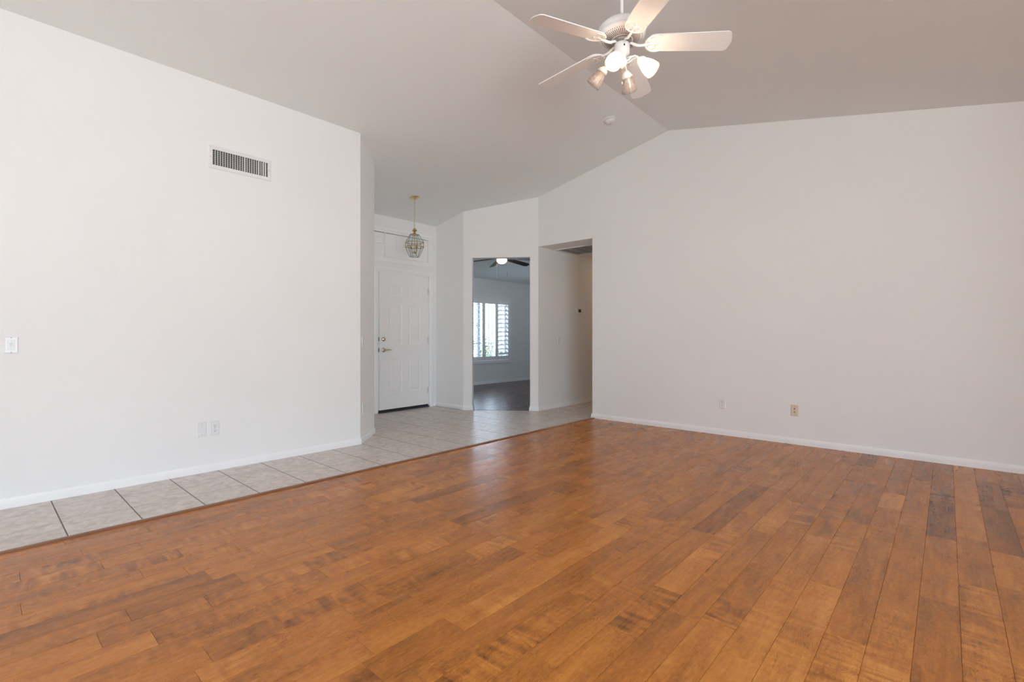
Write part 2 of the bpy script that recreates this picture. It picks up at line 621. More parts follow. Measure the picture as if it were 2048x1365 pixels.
def tile_material():
    m = bpy.data.materials.new('ceramic_tile')
    m.use_nodes = True
    p = bsdf(m)
    se = N(m, 'ShaderNodeAttribute', attribute_name='seed')
    tc = N(m, 'ShaderNodeTexCoord')
    cx = N(m, 'ShaderNodeCombineXYZ')
    for k in 'XYZ':
        L(m, se.outputs['Fac'], cx.inputs[k])
    off = N(m, 'ShaderNodeVectorMath', operation='MULTIPLY_ADD')
    L(m, cx.outputs[0], off.inputs[0])
    off.inputs[1].default_value = (17, 9, 5)
    L(m, tc.outputs['Object'], off.inputs[2])
    n1 = N(m, 'ShaderNodeTexNoise')
    n1.inputs['Scale'].default_value = 16
    n1.inputs['Detail'].default_value = 5
    n1.inputs['Distortion'].default_value = 0.9
    L(m, off.outputs[0], n1.inputs['Vector'])
    cr = N(m, 'ShaderNodeValToRGB')
    cr.color_ramp.elements[0].position = 0.36
    cr.color_ramp.elements[0].color = (0.53, 0.462, 0.41, 1)
    cr.color_ramp.elements[1].position = 0.66
    cr.color_ramp.elements[1].color = (0.71, 0.645, 0.595, 1)
    L(m, n1.outputs['Fac'], cr.inputs['Fac'])
    L(m, cr.outputs['Color'], p.inputs['Base Color'])
    p.inputs['Roughness'].default_value = 0.33
    bp = N(m, 'ShaderNodeBump')
    bp.inputs['Strength'].default_value = 0.12
    bp.inputs['Distance'].default_value = 0.003
    L(m, n1.outputs['Fac'], bp.inputs['Height'])
    L(m, bp.outputs['Normal'], p.inputs['Normal'])
    return m


TILE = tile_material()

# ------------------------------------------------------------------ floors
def cell_floor(name, cells, top_mat, under_mat, under_poly, gap, bevel, drop, label, cat, clip=None):
    """cells: (polygon pts, tone, seed). Each is a raised piece with bevelled edges over an underlay plane."""
    verts, faces, mi, tone, seed = [], [], [], [], []
    for (x0, y0, x1, y1), tn, sd in cells:
        side = None
        if clip is not None:
            vs = [clip(x, y) for x, y in ((x0, y0), (x1, y0), (x1, y1), (x0, y1))]
            if max(vs) <= 0:
                continue
            side = min(vs) < 0
        gx_, gy_ = (gap if isinstance(gap, tuple) else (gap, gap))
        gx_, gy_ = gx_ / 2, gy_ / 2
        if side:
            poly = [(x0 + gx_ + bevel, y0 + gy_ + bevel), (x1 - gx_ - bevel, y0 + gy_ + bevel), (x1 - gx_ - bevel, y1 - gy_ - bevel), (x0 + gx_ + bevel, y1 - gy_ - bevel)]
            out = []
            for k in range(4):
                a_, b_ = poly[k], poly[(k + 1) % 4]
                ca, cb = clip(*a_), clip(*b_)
                if ca > 0:
                    out.append(a_)
                if (ca > 0) != (cb > 0):
                    t = ca / (ca - cb)
                    out.append((a_[0] + (b_[0] - a_[0]) * t, a_[1] + (b_[1] - a_[1]) * t))
            if len(out) < 3:
                continue
            b = len(verts)
            verts += [(x, y, 0) for x, y in out]
            faces.append(list(range(b, b + len(out))))
            mi.append(0); tone.append(tn); seed.append(sd)
            continue
        o = [(x0 + gx_, y0 + gy_), (x1 - gx_, y0 + gy_), (x1 - gx_, y1 - gy_), (x0 + gx_, y1 - gy_)]
        i_ = [(x0 + gx_ + bevel, y0 + gy_ + bevel), (x1 - gx_ - bevel, y0 + gy_ + bevel), (x1 - gx_ - bevel, y1 - gy_ - bevel), (x0 + gx_ + bevel, y1 - gy_ - bevel)]
        b = len(verts)
        verts += [(x, y, -drop) for x, y in o] + [(x, y, 0) for x, y in i_]
        fs = [[b + 4, b + 5, b + 6, b + 7]] + [[b + k, b + (k + 1) % 4, b + 4 + (k + 1) % 4, b + 4 + k] for k in range(4)]
        faces += fs
        mi += [0] * 5
        tone += [tn] * 5
        seed += [sd] * 5
    b = len(verts)
    n = len(under_poly)
    verts += [(x, y, -drop * 0.9) for x, y in under_poly] + [(x, y, -0.06) for x, y in under_poly]
    faces.append([b + k for k in range(n)])
    faces.append([b + n + k for k in range(n - 1, -1, -1)])
    faces += [[b + n + k, b + n + (k + 1) % n, b + (k + 1) % n, b + k] for k in range(n)]
    mi += [1] * (n + 2)
    tone += [0] * (n + 2)
    seed += [0] * (n + 2)
    me = bpy.data.meshes.new(name)
    me.from_pydata(verts, [], faces)
    me.materials.append(top_mat)
    me.materials.append(under_mat)
    me.polygons.foreach_set('material_index', mi)
    a = me.attributes.new('tone', 'FLOAT', 'FACE')
    a.data.foreach_set('value', tone)
    a = me.attributes.new('seed', 'FLOAT', 'FACE')
    a.data.foreach_set('value', seed)
    me.update()
    o = bpy.data.objects.new(name, me)
    COL.objects.link(o)
    return tag(o, label, cat, kind='structure')


JOINTS = [(-4, 5.045), (-7, 4.824), (-8, 4.708), (-9, 4.828), (-5, 4.454), (-6, 4.289), (-6, 3.892), (-8, 3.516), (-10, 3.477), (-5, 3.462), (-2, 4.687), (0, 2.732), (0, 3.866), (-3, 3.186), (-1, 3.223), (-4, 2.332), (-3, 2.519), (-5, 2.506), (-6, 2.108), (-7, 2.469), (-8, 2.664), (-4, 1.745), (-3, 1.896), (0, 1.799), (-1, 1.615), (2, 2.196), (-2, 2.226), (3, 2.502), (13, 1.955), (13, 2.818), (12, 2.093), (18, 2.152), (17, 2.324), (19, 1.856), (16, 1.408), (12, 1.19), (10, 1.806), (10, 2.617), (18, 2.554), (16, 0.417), (14, 0.523), (13, 0.668), (11, 0.807), (11, 0.41), (10, 0.65), (9, 0.444), (14, 0.132), (7, 0.542), (8, 0.951), (7, 1.143), (5, 1.233), (3, 1.223), (2, 1.019), (4, 0.926), (15, 0.705), (18, 0.373),
          (-7, 3.6), (-9, 3.6), (-10, 5.1)]
TONES = [(0, 3.22, -1.9), (-4, 5.38, -1.6), (-7, 5.27, -1.5), (-8, 4.11, -1.9), (-10, 3.96, -2.1), (-6, 4.07, 2.0), (-10, 5.03, -1.4), (-9, 4.32, 1.3), (-5, 2.21, -0.9), (-6, 2.33, 0.6), (-7, 2.14, -1.5), (-3, 2.09, 0.9), (-1, 2.25, 0.5), (-5, 1.93, 1.2), (11, 0.6, -1.1), (13, 2.25, -1.2), (7, 1.09, -0.8), (9, 2.9, -1.2), (12, 0.91, 0.6), (10, 0.55, -0.5), (-2, 1.76, -0.4), (-3, 1.53, 0.4), (-3, 2.45, -0.4), (0, 4.23, 0.3), (17, 1.75, 0.5), (20, 1.78, -0.5), (3, 1.07, -1.0), (-4, 2.08, 0.9), (14, 2.06, 0.8), (-11, 4.67, -1.4), (3, 1.27, 0.8), (-7, 4.27, 0.1), (-3, 3.82, 0.2), (-7, 2.39, 0.7), (-6, 2.62, -0.3)]


def plank_cells(x0, x1, row_y0, pitch, k0, k1, ymin, ymax, joints=(), tones=(), lens=(0.35, 1.15), sd=1, spread=0.38):
    rnd = random.Random(sd)
    cells = []
    for k in range(k0, k1 + 1):
        ya, yb = row_y0 + pitch * k, row_y0 + pitch * (k + 1)
        ya, yb = max(ya, ymin), min(yb, ymax)
        if yb - ya < 0.01:
            continue
        fixed = sorted(a for r, a in joints if r == k)
        cuts = [x0]
        anchors = fixed + [x1]
        cur = x0
        # the stretch before the first known joint and after the last is filled at random; between known joints one plank, or two when long
        for q, a in enumerate(anchors):
            while a - cur > (1.5 if (q > 0 and q < len(anchors) - 1) else lens[1]):
                step = rnd.uniform(*lens)
                if a - (cur + step) < 0.28:
                    step = (a - cur) * rnd.uniform(0.4, 0.6)
                cur += step
                cuts.append(cur)
            cuts.append(a)
            cur = a
        for a, b in zip(cuts[:-1], cuts[1:]):
            if b - a < 0.02:
                continue
            tn = rnd.gauss(0, spread)
            for r, xx, t in tones:
                if r == k and a <= xx < b:
                    tn = t * (0.92 if t < -1.2 else 1.0)
            cells.append(((a, ya, b, yb), tn, rnd.random() * 9))
    return cells


cells = plank_cells(WEST, XR + 0.005, 0.96, 0.1245, -32, 21, BACK, 3.53, JOINTS, TONES, sd=11)
cell_floor('floor', cells, WOOD, SEAM, [(WEST - .1, BACK - .1), (XR + 0.01, BACK - .1), (XR + 0.01, 3.545), (WEST - .1, 3.545)], 0.0005, 0.0012, 0.0012,
           'glossy orange brown maple plank floor across the living room', 'floor')
cells = plank_cells(4.9, 10.7, 4.55, 0.125, 0, 30, 4.55, 8.1, lens=(0.8, 1.3), sd=5, spread=0.35)
D12 = P2 - P1
NV = Vector((-D12.y, D12.x)).normalized()
if NV.x < 0:
    NV = -NV


def door_line(x, y):
    """distance past the room-side face of the angled wall, towards the bedroom"""
    return (x - P1.x) * NV.x + (y - P1.y) * NV.y



def tile_cells():
    rnd = random.Random(3)
    out = []
    ox, oy, s = 0.352, 3.875, 0.331
    for i in range(-12, 27):
        for j in range(-2, 8):
            xa, ya = ox + i * s, oy + j * s
            xb, yb = xa + s, ya + s
            xa2, xb2, ya2, yb2 = max(xa, WEST), min(xb, 9.1), max(ya, 3.545), min(yb, YD + 0.12)
            if xb2 - xa2 < 0.02 or yb2 - ya2 < 0.02:
                continue
            if ya > 4.6 and (xa > 5.75 or xb < 2.9):
                continue
            if yb > 5.05 and xa > 5.3:
                continue
            out.append(((xa2, ya2, xb2, yb2), 0, rnd.random() * 9))
    return out


def cell_object(name, cells, poly, *a):
    return cell_floor(name, cells, *a[:2], poly, *a[2:])


cell_floor('floor_tile', tile_cells(), TILE, GROUT,
           [(WEST - .1, 3.54), (9.1, 3.54), (9.1, 4.50), (5.60, 4.505), (4.93, 5.41), (4.93, YD + .12), (2.9, YD + .12), (2.9, 4.62), (WEST - .1, 4.62)],
           (0.0065, 0.0030), 0.0006, 0.0005, 'beige ceramic tile floor of the entry, its side strip and hallway', 'floor',
           clip=lambda x, y: (YH + 0.02 - y) if x >= XR - 0.001 else max(4.94 - x, 0.004 - door_line(x, y)))
# bedroom laminate, cut to the room by the angled doorway line
cell_floor('floor_bedroom', cells, LAMINATE, SEAM,
           [(5.03 - .08, 5.475 - .055), (5.61, 4.52), (10.7, 4.52), (10.7, 8.1), (4.95, 8.1)], 0.0006, 0.001, 0.0012,
           'dark brown laminate floor seen through the angled doorway', 'floor', clip=lambda x, y: door_line(x, y) - 0.012)

m = MB()
d12 = (P2 - P1)
LEN = d12.length
du = d12.normalized()
dn = Vector((-du.y, du.x))            # into the bedroom
if dn.x < 0:
    dn = -dn


def pa(u, v=0.0):
    q = P1 + du * u + dn * v
    return (q.x, q.y)


# laminate and tile meet under the doorway: a fill of laminate with a thin dark strip
m.prism([pa(0.136, 0.001), pa(1.003, 0.001), pa(1.003, 0.014), pa(0.136, 0.014)], -0.02, 0.003)
tag(m.build('trim_1', WALNUT), 'dark thin threshold strip in the angled doorway', 'threshold', kind='structure')

m = MB()
m.extrude([(3.520, -0.002), (3.566, -0.002), (3.566, 0.004), (3.560, 0.0085), (3.546, 0.0105), (3.530, 0.0085), (3.520, 0.003)], XR - WEST - 0.01,
          Matrix(((0, 0, 1, WEST), (1, 0, 0, 0), (0, 1, 0, 0), (0, 0, 0, 1))))
STRIPM = mottled(mat('transition_wood', rough=0.3), (0.20, 0.075, 0.028), (0.27, 0.105, 0.04), 6.0)
tag(m.build('trim_2', STRIPM), 'reddish wood transition moulding between tile strip and plank floor', 'floor trim', kind='structure')

# ------------------------------------------------------------------ walls and ceiling
OV = 0.05


def top(x, y):
    return zc(x, y) + OV


def wall(name, parts, label, material=None):
    m = MB()
    for poly, z0, z1 in parts:
        m.prism(poly, z0, z1)
    return tag(m.build(name, material or PAINT), label, 'wall', kind='structure')


wall('wall_left', [([(WEST - .12, YL), (2.65, YL), (3.068, 4.868), (3.068, YD + .12), (2.94, YD + .12), (2.94, 4.92), (2.6, YL + .13), (WEST - .12, YL + .13)], -0.05, top)],
     'long white wall with the air vent, ending in an angled corner')

DX0, DX1, DZ = 3.865, 4.800, 2.045
TX0, TX1, TZ0, TZ1 = 3.16, 4.79, 2.235, 2.625
fw = []
def wbox(x0, x1, y0, y1, z0, z1):
    return ([(x0, y0), (x1, y0), (x1, y1), (x0, y1)], z0, z1)
fw += [wbox(2.94, DX0, YD, YD + .15, -0.05, TZ0), wbox(DX1, 5.05, YD, YD + .15, -0.05, TZ0), wbox(DX0, DX1, YD, YD + .15, DZ, TZ0)]
fw += [wbox(2.94, TX0, YD, YD + .15, TZ0, TZ1), wbox(TX1, 5.05, YD, YD + .15, TZ0, TZ1), wbox(2.94, 5.05, YD, YD + .15, TZ1, top)]
wall('wall_entry', fw, 'white wall holding the front door and the panel above it')
wall('wall_foyer_side', [([(P1.x, P1.y), (P1.x, YD + .02), (5.05, YD + .02), pa(0.035, 0.12)], -0.05, top)], 'narrow white wall between the front door and the angled doorway')
wall('wall_angled', [([pa(0), pa(0.136), pa(0.136, 0.12), pa(0.035, 0.12)], -0.05, top),
                     ([pa(0.136), pa(1.003), pa(1.003, 0.12), pa(0.136, 0.12)], 2.28, top),
                     ([pa(1.003), (P2.x, P2.y), pa(LEN, 0.12), pa(1.003, 0.12)], -0.05, top)],
     'angled white wall with the tall open doorway to the dark bedroom')
wall('wall_right', [wbox(XR, XR + .12, BACK - .1, RIDGE_Y, -0.05, top), wbox(XR, XR + .12, RIDGE_Y, YC, -0.05, top), wbox(XR, XR + .12, YC, P2.y, HALL_Z, top)], 'large blank white gable wall with two outlets')
wall('wall_hall_north', [([(P2.x, P2.y), (9.1, YH), (9.1, YH + .115), pa(LEN, 0.12)], -0.05, 2.9)], 'hallway wall with thermostat and light switch')
wall('wall_hall_south', [wbox(XR + .12, 9.1, YC - .11, YC, -0.05, HALL_Z + .03)], 'hallway wall hidden behind the gable wall', TAN)
wall('wall_hall_end', [wbox(9.1, 9.22, YC - .11, YH + .115, -0.05, HALL_Z + .03)], 'end wall of the hallway', TAN)
BW = (7.36, 8.80, 0.53, 1.99)      # bedroom window opening x0 x1 z0 z1
wall('wall_bedroom_far', [wbox(4.93, BW[0], YB, YB + .14, -0.05, top), wbox(BW[1], 10.8, YB, YB + .14, -0.05, top),
                          wbox(BW[0], BW[1], YB, YB + .14, -0.05, BW[2]), wbox(BW[0], BW[1], YB, YB + .14, BW[3], top)],
     'bedroom wall with the shuttered window, seen through the doorway')
wall('wall_bedroom_east', [wbox(10.68, 10.8, YH, 5.1, -0.05, top), wbox(10.68, 10.8, 5.8, YB + .14, -0.05, top), wbox(10.68, 10.8, 5.1, 5.8, -0.05, 1.4), wbox(10.68, 10.8, 5.1, 5.8, 2.0, top), wbox(9.1, 10.8, YH, YH + .115, -0.05, top), wbox(5.66, 9.1, YH + .06, YH + .115, 2.8, top)], 'bedroom side wall out of sight beyond the doorway')
wall('wall_bedroom_west', [wbox(4.93, 5.05, YD + .02, YB + .1, -0.05, top)], 'bedroom wall that backs onto the entry')
wall('light_block_wall', [wbox(2.50, 2.62, BACK, -2.0, -0.05, top)], 'added unseen wall behind the camera that blocks patio light')  # added to keep patio light off the near end of the gable wall
SWX = (-2.20, 1.10, 0.02, 2.10)     # patio door opening in the back wall
wall('wall_back', [wbox(WEST - .12, SWX[0], BACK - .12, BACK, -0.05, top), wbox(SWX[1], XR + .12, BACK - .12, BACK, -0.05, top),
                   wbox(SWX[0], SWX[1], BACK - .12, BACK, SWX[3], top)], 'back wall behind the camera with the patio doors')
WWY = (-2.20, -1.30, 0.80, 2.00)     # unseen window added in the west wall for more daylight
wall('wall_west', [wbox(WEST - .12, WEST, BACK - .12, WWY[0], -0.05, top), wbox(WEST - .12, WEST, WWY[1], RIDGE_Y, -0.05, top), wbox(WEST - .12, WEST, RIDGE_Y, YL + .13, -0.05, top),
                   wbox(WEST - .12, WEST, WWY[0], WWY[1], -0.05, WWY[2]), wbox(WEST - .12, WEST, WWY[0], WWY[1], WWY[3], top)], 'wall behind the camera with an added window')

m = MB()
th = 0.14
XE = 11.0
for (ya, yb) in ((BACK - .2, RIDGE_Y), (RIDGE_Y, YB + .25)):
    m.add([(WEST - .2, ya, zc(0, ya)), (XE, ya, zc(0, ya)), (XE, yb, zc(0, yb)), (WEST - .2, yb, zc(0, yb)),
           (WEST - .2, ya, zc(0, ya) + th), (XE, ya, zc(0, ya) + th), (XE, yb, zc(0, yb) + th), (WEST - .2, yb, zc(0, yb) + th)],
          [(0, 3, 2, 1), (4, 5, 6, 7), (0, 1, 5, 4), (1, 2, 6, 5), (2, 3, 7, 6), (3, 0, 4, 7)])
tag(m.build('ceiling', CEIL), 'vaulted white ceiling rising to a ridge over the living room', 'ceiling', kind='structure')
m = MB()
GX0, GX1, GY0, GY1 = 5.985, 6.52, 3.74, 4.44   # duct hole
for x0, x1, y0, y1 in ((XR + .12, GX0, YC, YH), (GX1, 9.1, YC, YH), (GX0, GX1, YC, GY0), (GX0, GX1, GY1, YH)):
    m.box((x0, y0, HALL_Z), (x1, y1, HALL_Z + .1))
tag(m.build('ceiling_hall', CEIL), 'low flat ceiling of the hallway holding the return air grille', 'ceiling', kind='structure')

# ------------------------------------------------------------------ baseboards
BB = [(-0.002, 0.0), (0.0135, 0.0), (0.0135, 0.036), (0.0115, 0.041), (0.0115, 0.046), (0.0075, 0.056), (0.006, 0.063), (-0.002, 0.063)]


def baseboard(name, path, label):
    m = MB()
    m.sweep(path, BB)
    return tag(m.build(name, TRIM), label, 'baseboard', kind='structure')


baseboard('baseboard_left', [(WEST, YL), (2.65, YL), (3.068, 4.868), (3.068, YD - .002)], 'white baseboard along the long wall and its angled corner')
baseboard('baseboard_entry', [(4.865, YD), (P1.x, YD), (P1.x, P1.y), pa(0.136), pa(0.136, 0.115)], 'white baseboard between the front door and the angled doorway')
baseboard('baseboard_hall', [pa(1.003, 0.115), pa(1.003), (P2.x, P2.y), (9.09, YH)], 'white baseboard from the angled doorway into the hallway')
baseboard('baseboard_right', [(XR + .3, YC), (XR, YC), (XR, BACK + .002)], 'white baseboard along the blank gable wall')
baseboard('baseboard_bedroom', [(5.06, YB), (10.68, YB), (10.68, YH + .12)], 'white baseboard below the shuttered bedroom window')

# ------------------------------------------------------------------ front door
door = MB()


def paneled(m, w, h, thick, panels, prof, front=-1, mi=0):
    """slab 0..w, 0..h with moulded panels on the face at y=0 (faces -Y); prof = list of (inset, depth)"""
    xs = sorted({0, w} | {p[0] for p in panels} | {p[1] for p in panels})
    zs = sorted({0, h} | {p[2] for p in panels} | {p[3] for p in panels})
    for i in range(len(xs) - 1):
        for j in range(len(zs) - 1):
            c = (xs[i] + xs[i + 1]) / 2, (zs[j] + zs[j + 1]) / 2
            if any(p[0] < c[0] < p[1] and p[2] < c[1] < p[3] for p in panels):
                continue
            m.add([(xs[i], 0, zs[j]), (xs[i + 1], 0, zs[j]), (xs[i + 1], 0, zs[j + 1]), (xs[i], 0, zs[j + 1])], [(0, 1, 2, 3)], mi=mi)
    for x0, x1, z0, z1 in panels:
        ring = []
        for ins, dep in prof:
            ring.append([(x0 + ins, dep, z0 + ins), (x1 - ins, dep, z0 + ins), (x1 - ins, dep, z1 - ins), (x0 + ins, dep, z1 - ins)])
        for a, b in zip(ring[:-1], ring[1:]):
            for k in range(4):
                kk = (k + 1) % 4
                m.add([a[k], a[kk], b[kk], b[k]], [(0, 1, 2, 3)], mi=mi)
        m.add(ring[-1], [(0, 1, 2, 3)], mi=mi)
    m.add([(0, 0, 0), (0, thick, 0), (0, thick, h), (0, 0, h), (w, 0, 0), (w, thick, 0), (w, thick, h), (w, 0, h)],
          [(0, 3, 2, 1), (4, 5, 6, 7), (0, 1, 5, 4), (3, 7, 6, 2), (1, 2, 6, 5)], mi=mi)


DW, DH = 0.905, 1.985
pn = []
for z0, z1 in ((0.230, 0.735), (0.925, 1.525), (1.640, 1.810)):
    for x0, x1 in ((0.165, 0.395), (0.515, 0.745)):
        pn.append((x0, x1, z0, z1))
paneled(door, DW, DH, 0.044, pn, [(0, 0), (0.004, 0.004), (0.016, 0.0085), (0.024, 0.0085), (0.045, 0.002), (0.05, 0.0015)])
# slab local frame: x from latch edge to hinge edge. hinge at world x=4.785
hinge = Vector((4.788, YD + 0.012, 0.0))
door_o = door.build('door_1', DOORP, recalc=False)
tag(door_o, 'white six panel front door standing slightly ajar', 'door', kind='structure')
ang = R(2.6)
Mdoor = Matrix.Translation(hinge) @ RZ(ang) @ Matrix.Translation((-DW, 0, 0.045))
door_o.matrix_world = Mdoor
# children in door-local coordinates
m = MB()
m.lathe([(0.0, -0.020), (0.010, -0.020), (0.012, -0.016), (0.024, -0.012), (0.031, -0.004), (0.032, 0.0)], 28, RX(-PI / 2))
m.box((-0.003, -0.034, -0.012), (0.003, -0.018, 0.012), bev=0.001)
db = m.build('deadbolt', NICKEL, door_o, loc=(0.066, 0, 1.017))
m = MB()
m.lathe([(0.0, -0.012), (0.022, -0.012), (0.030, -0.007), (0.033, -0.002), (0.033, 0.0)], 28, Matrix.Rotation(-PI / 2, 4, 'X'))
m.lathe([(0.013, -0.05), (0.0115, -0.03), (0.0115, -0.011)], 20, Matrix.Rotation(-PI / 2, 4, 'X'))
m.tube([(0, -0.045, 0), (0.02, -0.047, 0), (0.05, -0.047, 0.002), (0.08, -0.045, 0.001), (0.112, -0.043, -0.004)], [0.011, 0.0105, 0.009, 0.008, 0.006], 12)
m.build('door_handle', NICKEL, door_o, loc=(0.066, 0, 0.862))
m = MB()
m.box((-0.0012, 0.008, -0.028), (0.0, 0.036, 0.028))
lp = m.build('latch_plate', STEEL, door_o, loc=(0, 0, 0.862))
c = lp.copy(); COL.objects.link(c); c.location = (0, 0, 1.017)
m = MB()
m.box((0.0, 0.004, -0.030), (DW, 0.040, 0.0))
m.build('door_sweep', RUBBER, door_o)
# hinges on the far edge
m = MB()
m.tube([(0, 0, -0.045), (0, 0, 0.045)], 0.006, 10)
m.box((-0.028, -0.0005, -0.045), (0.0, 0.0015, 0.045))
hg = m.build('hinge', PLATE_D, door_o, loc=(DW + 0.002, -0.004, 1.76))
for z in (1.0, 0.22):
    c = hg.copy(); COL.objects.link(c); c.location = (DW + 0.002, -0.004, z)
# jamb, stop, threshold and casing
m = MB()
m.box((DX0, YD, 0.0), (DX0 + .014, YD + .15, DZ))
m.box((DX1 - .014 + .005, YD, 0.0), (DX1, YD + .15, DZ))
m.box((DX0, YD, DZ - .014), (DX1, YD + .15, DZ))
m.box((DX0 + .014, YD + .062, 0.0), (DX0 + .026, YD + .10, DZ - .014))
m.box((DX0 + .014, YD + .062, DZ - .026), (DX1 - .014, YD + .10, DZ - .014))
tag(m.build('trim_3', TRIM), 'white jamb lining the front door opening', 'door jamb', kind='structure')
m = MB()
m.box((DX0, YD - .004, 0.0), (DX1, YD + .15, 0.018), bev=.003)
tag(m.build('trim_4', BRONZE), 'dark metal threshold under the front door', 'threshold', kind='structure')
m = MB()
m.box((DX0 - .014, YD + .11, -.05), (DX1 + .014, YD + .16, DZ + .02))
m.box((TX0 - .02, YD + .11, TZ0 - .02), (TX1 + .02, YD + .16, TZ1 + .02))
tag(m.build('light_block_backing', BRONZE), 'added dark backing that stops light leaks behind the front door and transom', 'door backing', kind='structure')  # slabs added to block light leaking in round door and transom cover
# strike marks on the latch jamb
m = MB()
m.box((DX0 + .0138, YD + .004, -0.035), (DX0 + .0155, YD + .030, 0.035))
st = m.build('strike_plate', STEEL, None)
tag(st, 'grey strike plate low on the latch side jamb of the front door', 'strike plate')
st.location = (0, 0, 0.62)


def casing(m, x0, x1, z0, z1, w, y, t=0.017, sill=False):
    """picture-frame moulding with a stepped profile, its face towards -Y"""
    prof = [(0, 0), (0, -t * 0.55), (w * 0.18, -t * 0.62), (w * 0.30, -t), (w * 0.80, -t), (w, -t * 0.7), (w, 0)]   # (outwards, y)
    def corner(sx, sz):
        X = x0 if sx < 0 else x1
        Z = z0 if sz < 0 else z1
        return [(X + sx * o, y + d, Z + sz * o) for o, d in prof]
    def foot(sx):
        X = x0 if sx < 0 else x1
        return [(X + sx * o, y + d, z0) for o, d in prof]
    if sill:
        rings = [corner(-1, -1), corner(-1, 1), corner(1, 1), corner(1, -1)]
        loop = True
    else:
        rings = [foot(-1), corner(-1, 1), corner(1, 1), foot(1)]
        loop = False
    n = len(prof)
    b = [p for r in rings for p in r]
    f = []
    for i in range(4 if loop else 3):
        j = (i + 1) % 4
        for k in range(n):
            kk = (k + 1) % n
            f.append([i * n + k, j * n + k, j * n + kk, i * n + kk])
    if not loop:
        f.append(list(range(n)))
        f.append([3 * n + k for k in range(n - 1, -1, -1)])
    m.add(b, f)


m = MB()
casing(m, DX0 + .004, DX1 - .004, 0.0, DZ - .004, 0.062, YD)
tag(m.build('trim_6', TRIM), 'white moulded casing around the front door', 'door casing', kind='structure')

# ------------------------------------------------------------------ transom cover above the door
m = MB()
casing(m, TX0, TX1, TZ0, TZ1, 0.055, YD, sill=True)
m.box((TX0 - .002, YD - .004, TZ0 - .002), (TX0 + .02, YD + .1, TZ1 + .002))
m.box((TX1 - .02, YD - .004, TZ0 - .002), (TX1 + .002, YD + .1, TZ1 + .002))
m.box((TX0, YD - .0035, TZ1 - .018), (TX1, YD + .1, TZ1 + .002))
m.box((TX0, YD - .0035, TZ0 - .002), (TX1, YD + .1, TZ0 + .018))
tag(m.build('trim_7', TRIM), 'white frame of the transom above the front door', 'transom frame', kind='structure')
tc_root = empty('transom_shutter', (3.998, YD + 0.004, TZ0 + .02))
tag(tc_root, 'white closed cover of two panels in the transom above the front door', 'transom cover')
hh = TZ1 - TZ0 - .04
m = MB()
m.box((0.004, 0.006, 0.003), (TX1 - .02 - 3.998 - .003, 0.024, hh - .004), bev=.002)
pr = m.build('shutter_panel', DOORP, tc_root)
m = MB()
m.tube([(0.19, 0.002, hh * .36), (0.19, 0.002, hh * .80)], 0.004, 8)
m.box((0.186, 0.002, hh * .42), (0.194, 0.007, hh * .44))
m.box((0.186, 0.002, hh * .72), (0.194, 0.007, hh * .74))
m.build('pull_rod', DOORP, pr)
m = MB()
m.box((TX0 + .02 - 3.998 + .003, 0.014, 0.003), (-0.012, 0.03, hh - .004), bev=.002)
pl = m.build('shutter_panel', DOORP, tc_root)
m = MB()
# small raised rectangle of moulding
for x0, x1, z0, z1 in ((-0.195, -0.025, .188, .200), (-0.195, -0.025, .275, .287), (-0.195, -0.183, .188, .287), (-0.037, -0.025, .188, .287)):
    m.box((x0, 0.003, z0), (x1, 0.015, z1), bev=.003)
m.build('raised_moulding', TRIM, pl)
m = MB()
m.box((-0.012, -0.012, 0.0), (0.004, 0.02, hh - .001), bev=.003)
m.build('centre_stile', TRIM, tc_root)

# ------------------------------------------------------------------ electrical plates
def plate_base(m, w=0.070, h=0.115, t=0.0065):
    b = 0.006
    v = [(-w / 2, 0, -h / 2), (w / 2, 0, -h / 2), (w / 2, 0, h / 2), (-w / 2, 0, h / 2)]
    v2 = [(-w / 2 + b, -t, -h / 2 + b), (w / 2 - b, -t, -h / 2 + b), (w / 2 - b, -t, h / 2 - b), (-w / 2 + b, -t, h / 2 - b)]
    vm = [(-w / 2, -t * .45, -h / 2), (w / 2, -t * .45, -h / 2), (w / 2, -t * .45, h / 2), (-w / 2, -t * .45, h / 2)]
    f = [(8 + 0, 8 + 1, 8 + 2, 8 + 3)]
    for k in range(4):
        kk = (k + 1) % 4
        f += [(k, kk, 4 + kk, 4 + k), (4 + k, 4 + kk, 8 + kk, 8 + k)]
    m.add(v + vm + v2, f)


def screw(m, x, z, y=-0.0065):
    m.lathe([(0.0, -0.0012), (0.0025, -0.0010), (0.0033, 0.0)], 12, T(x, y, z) @ RX(-PI / 2))


def face_rot(nx, ny):
    """rotation that turns local -Y into the direction (nx, ny)"""
    return math.atan2(ny, nx) + PI / 2


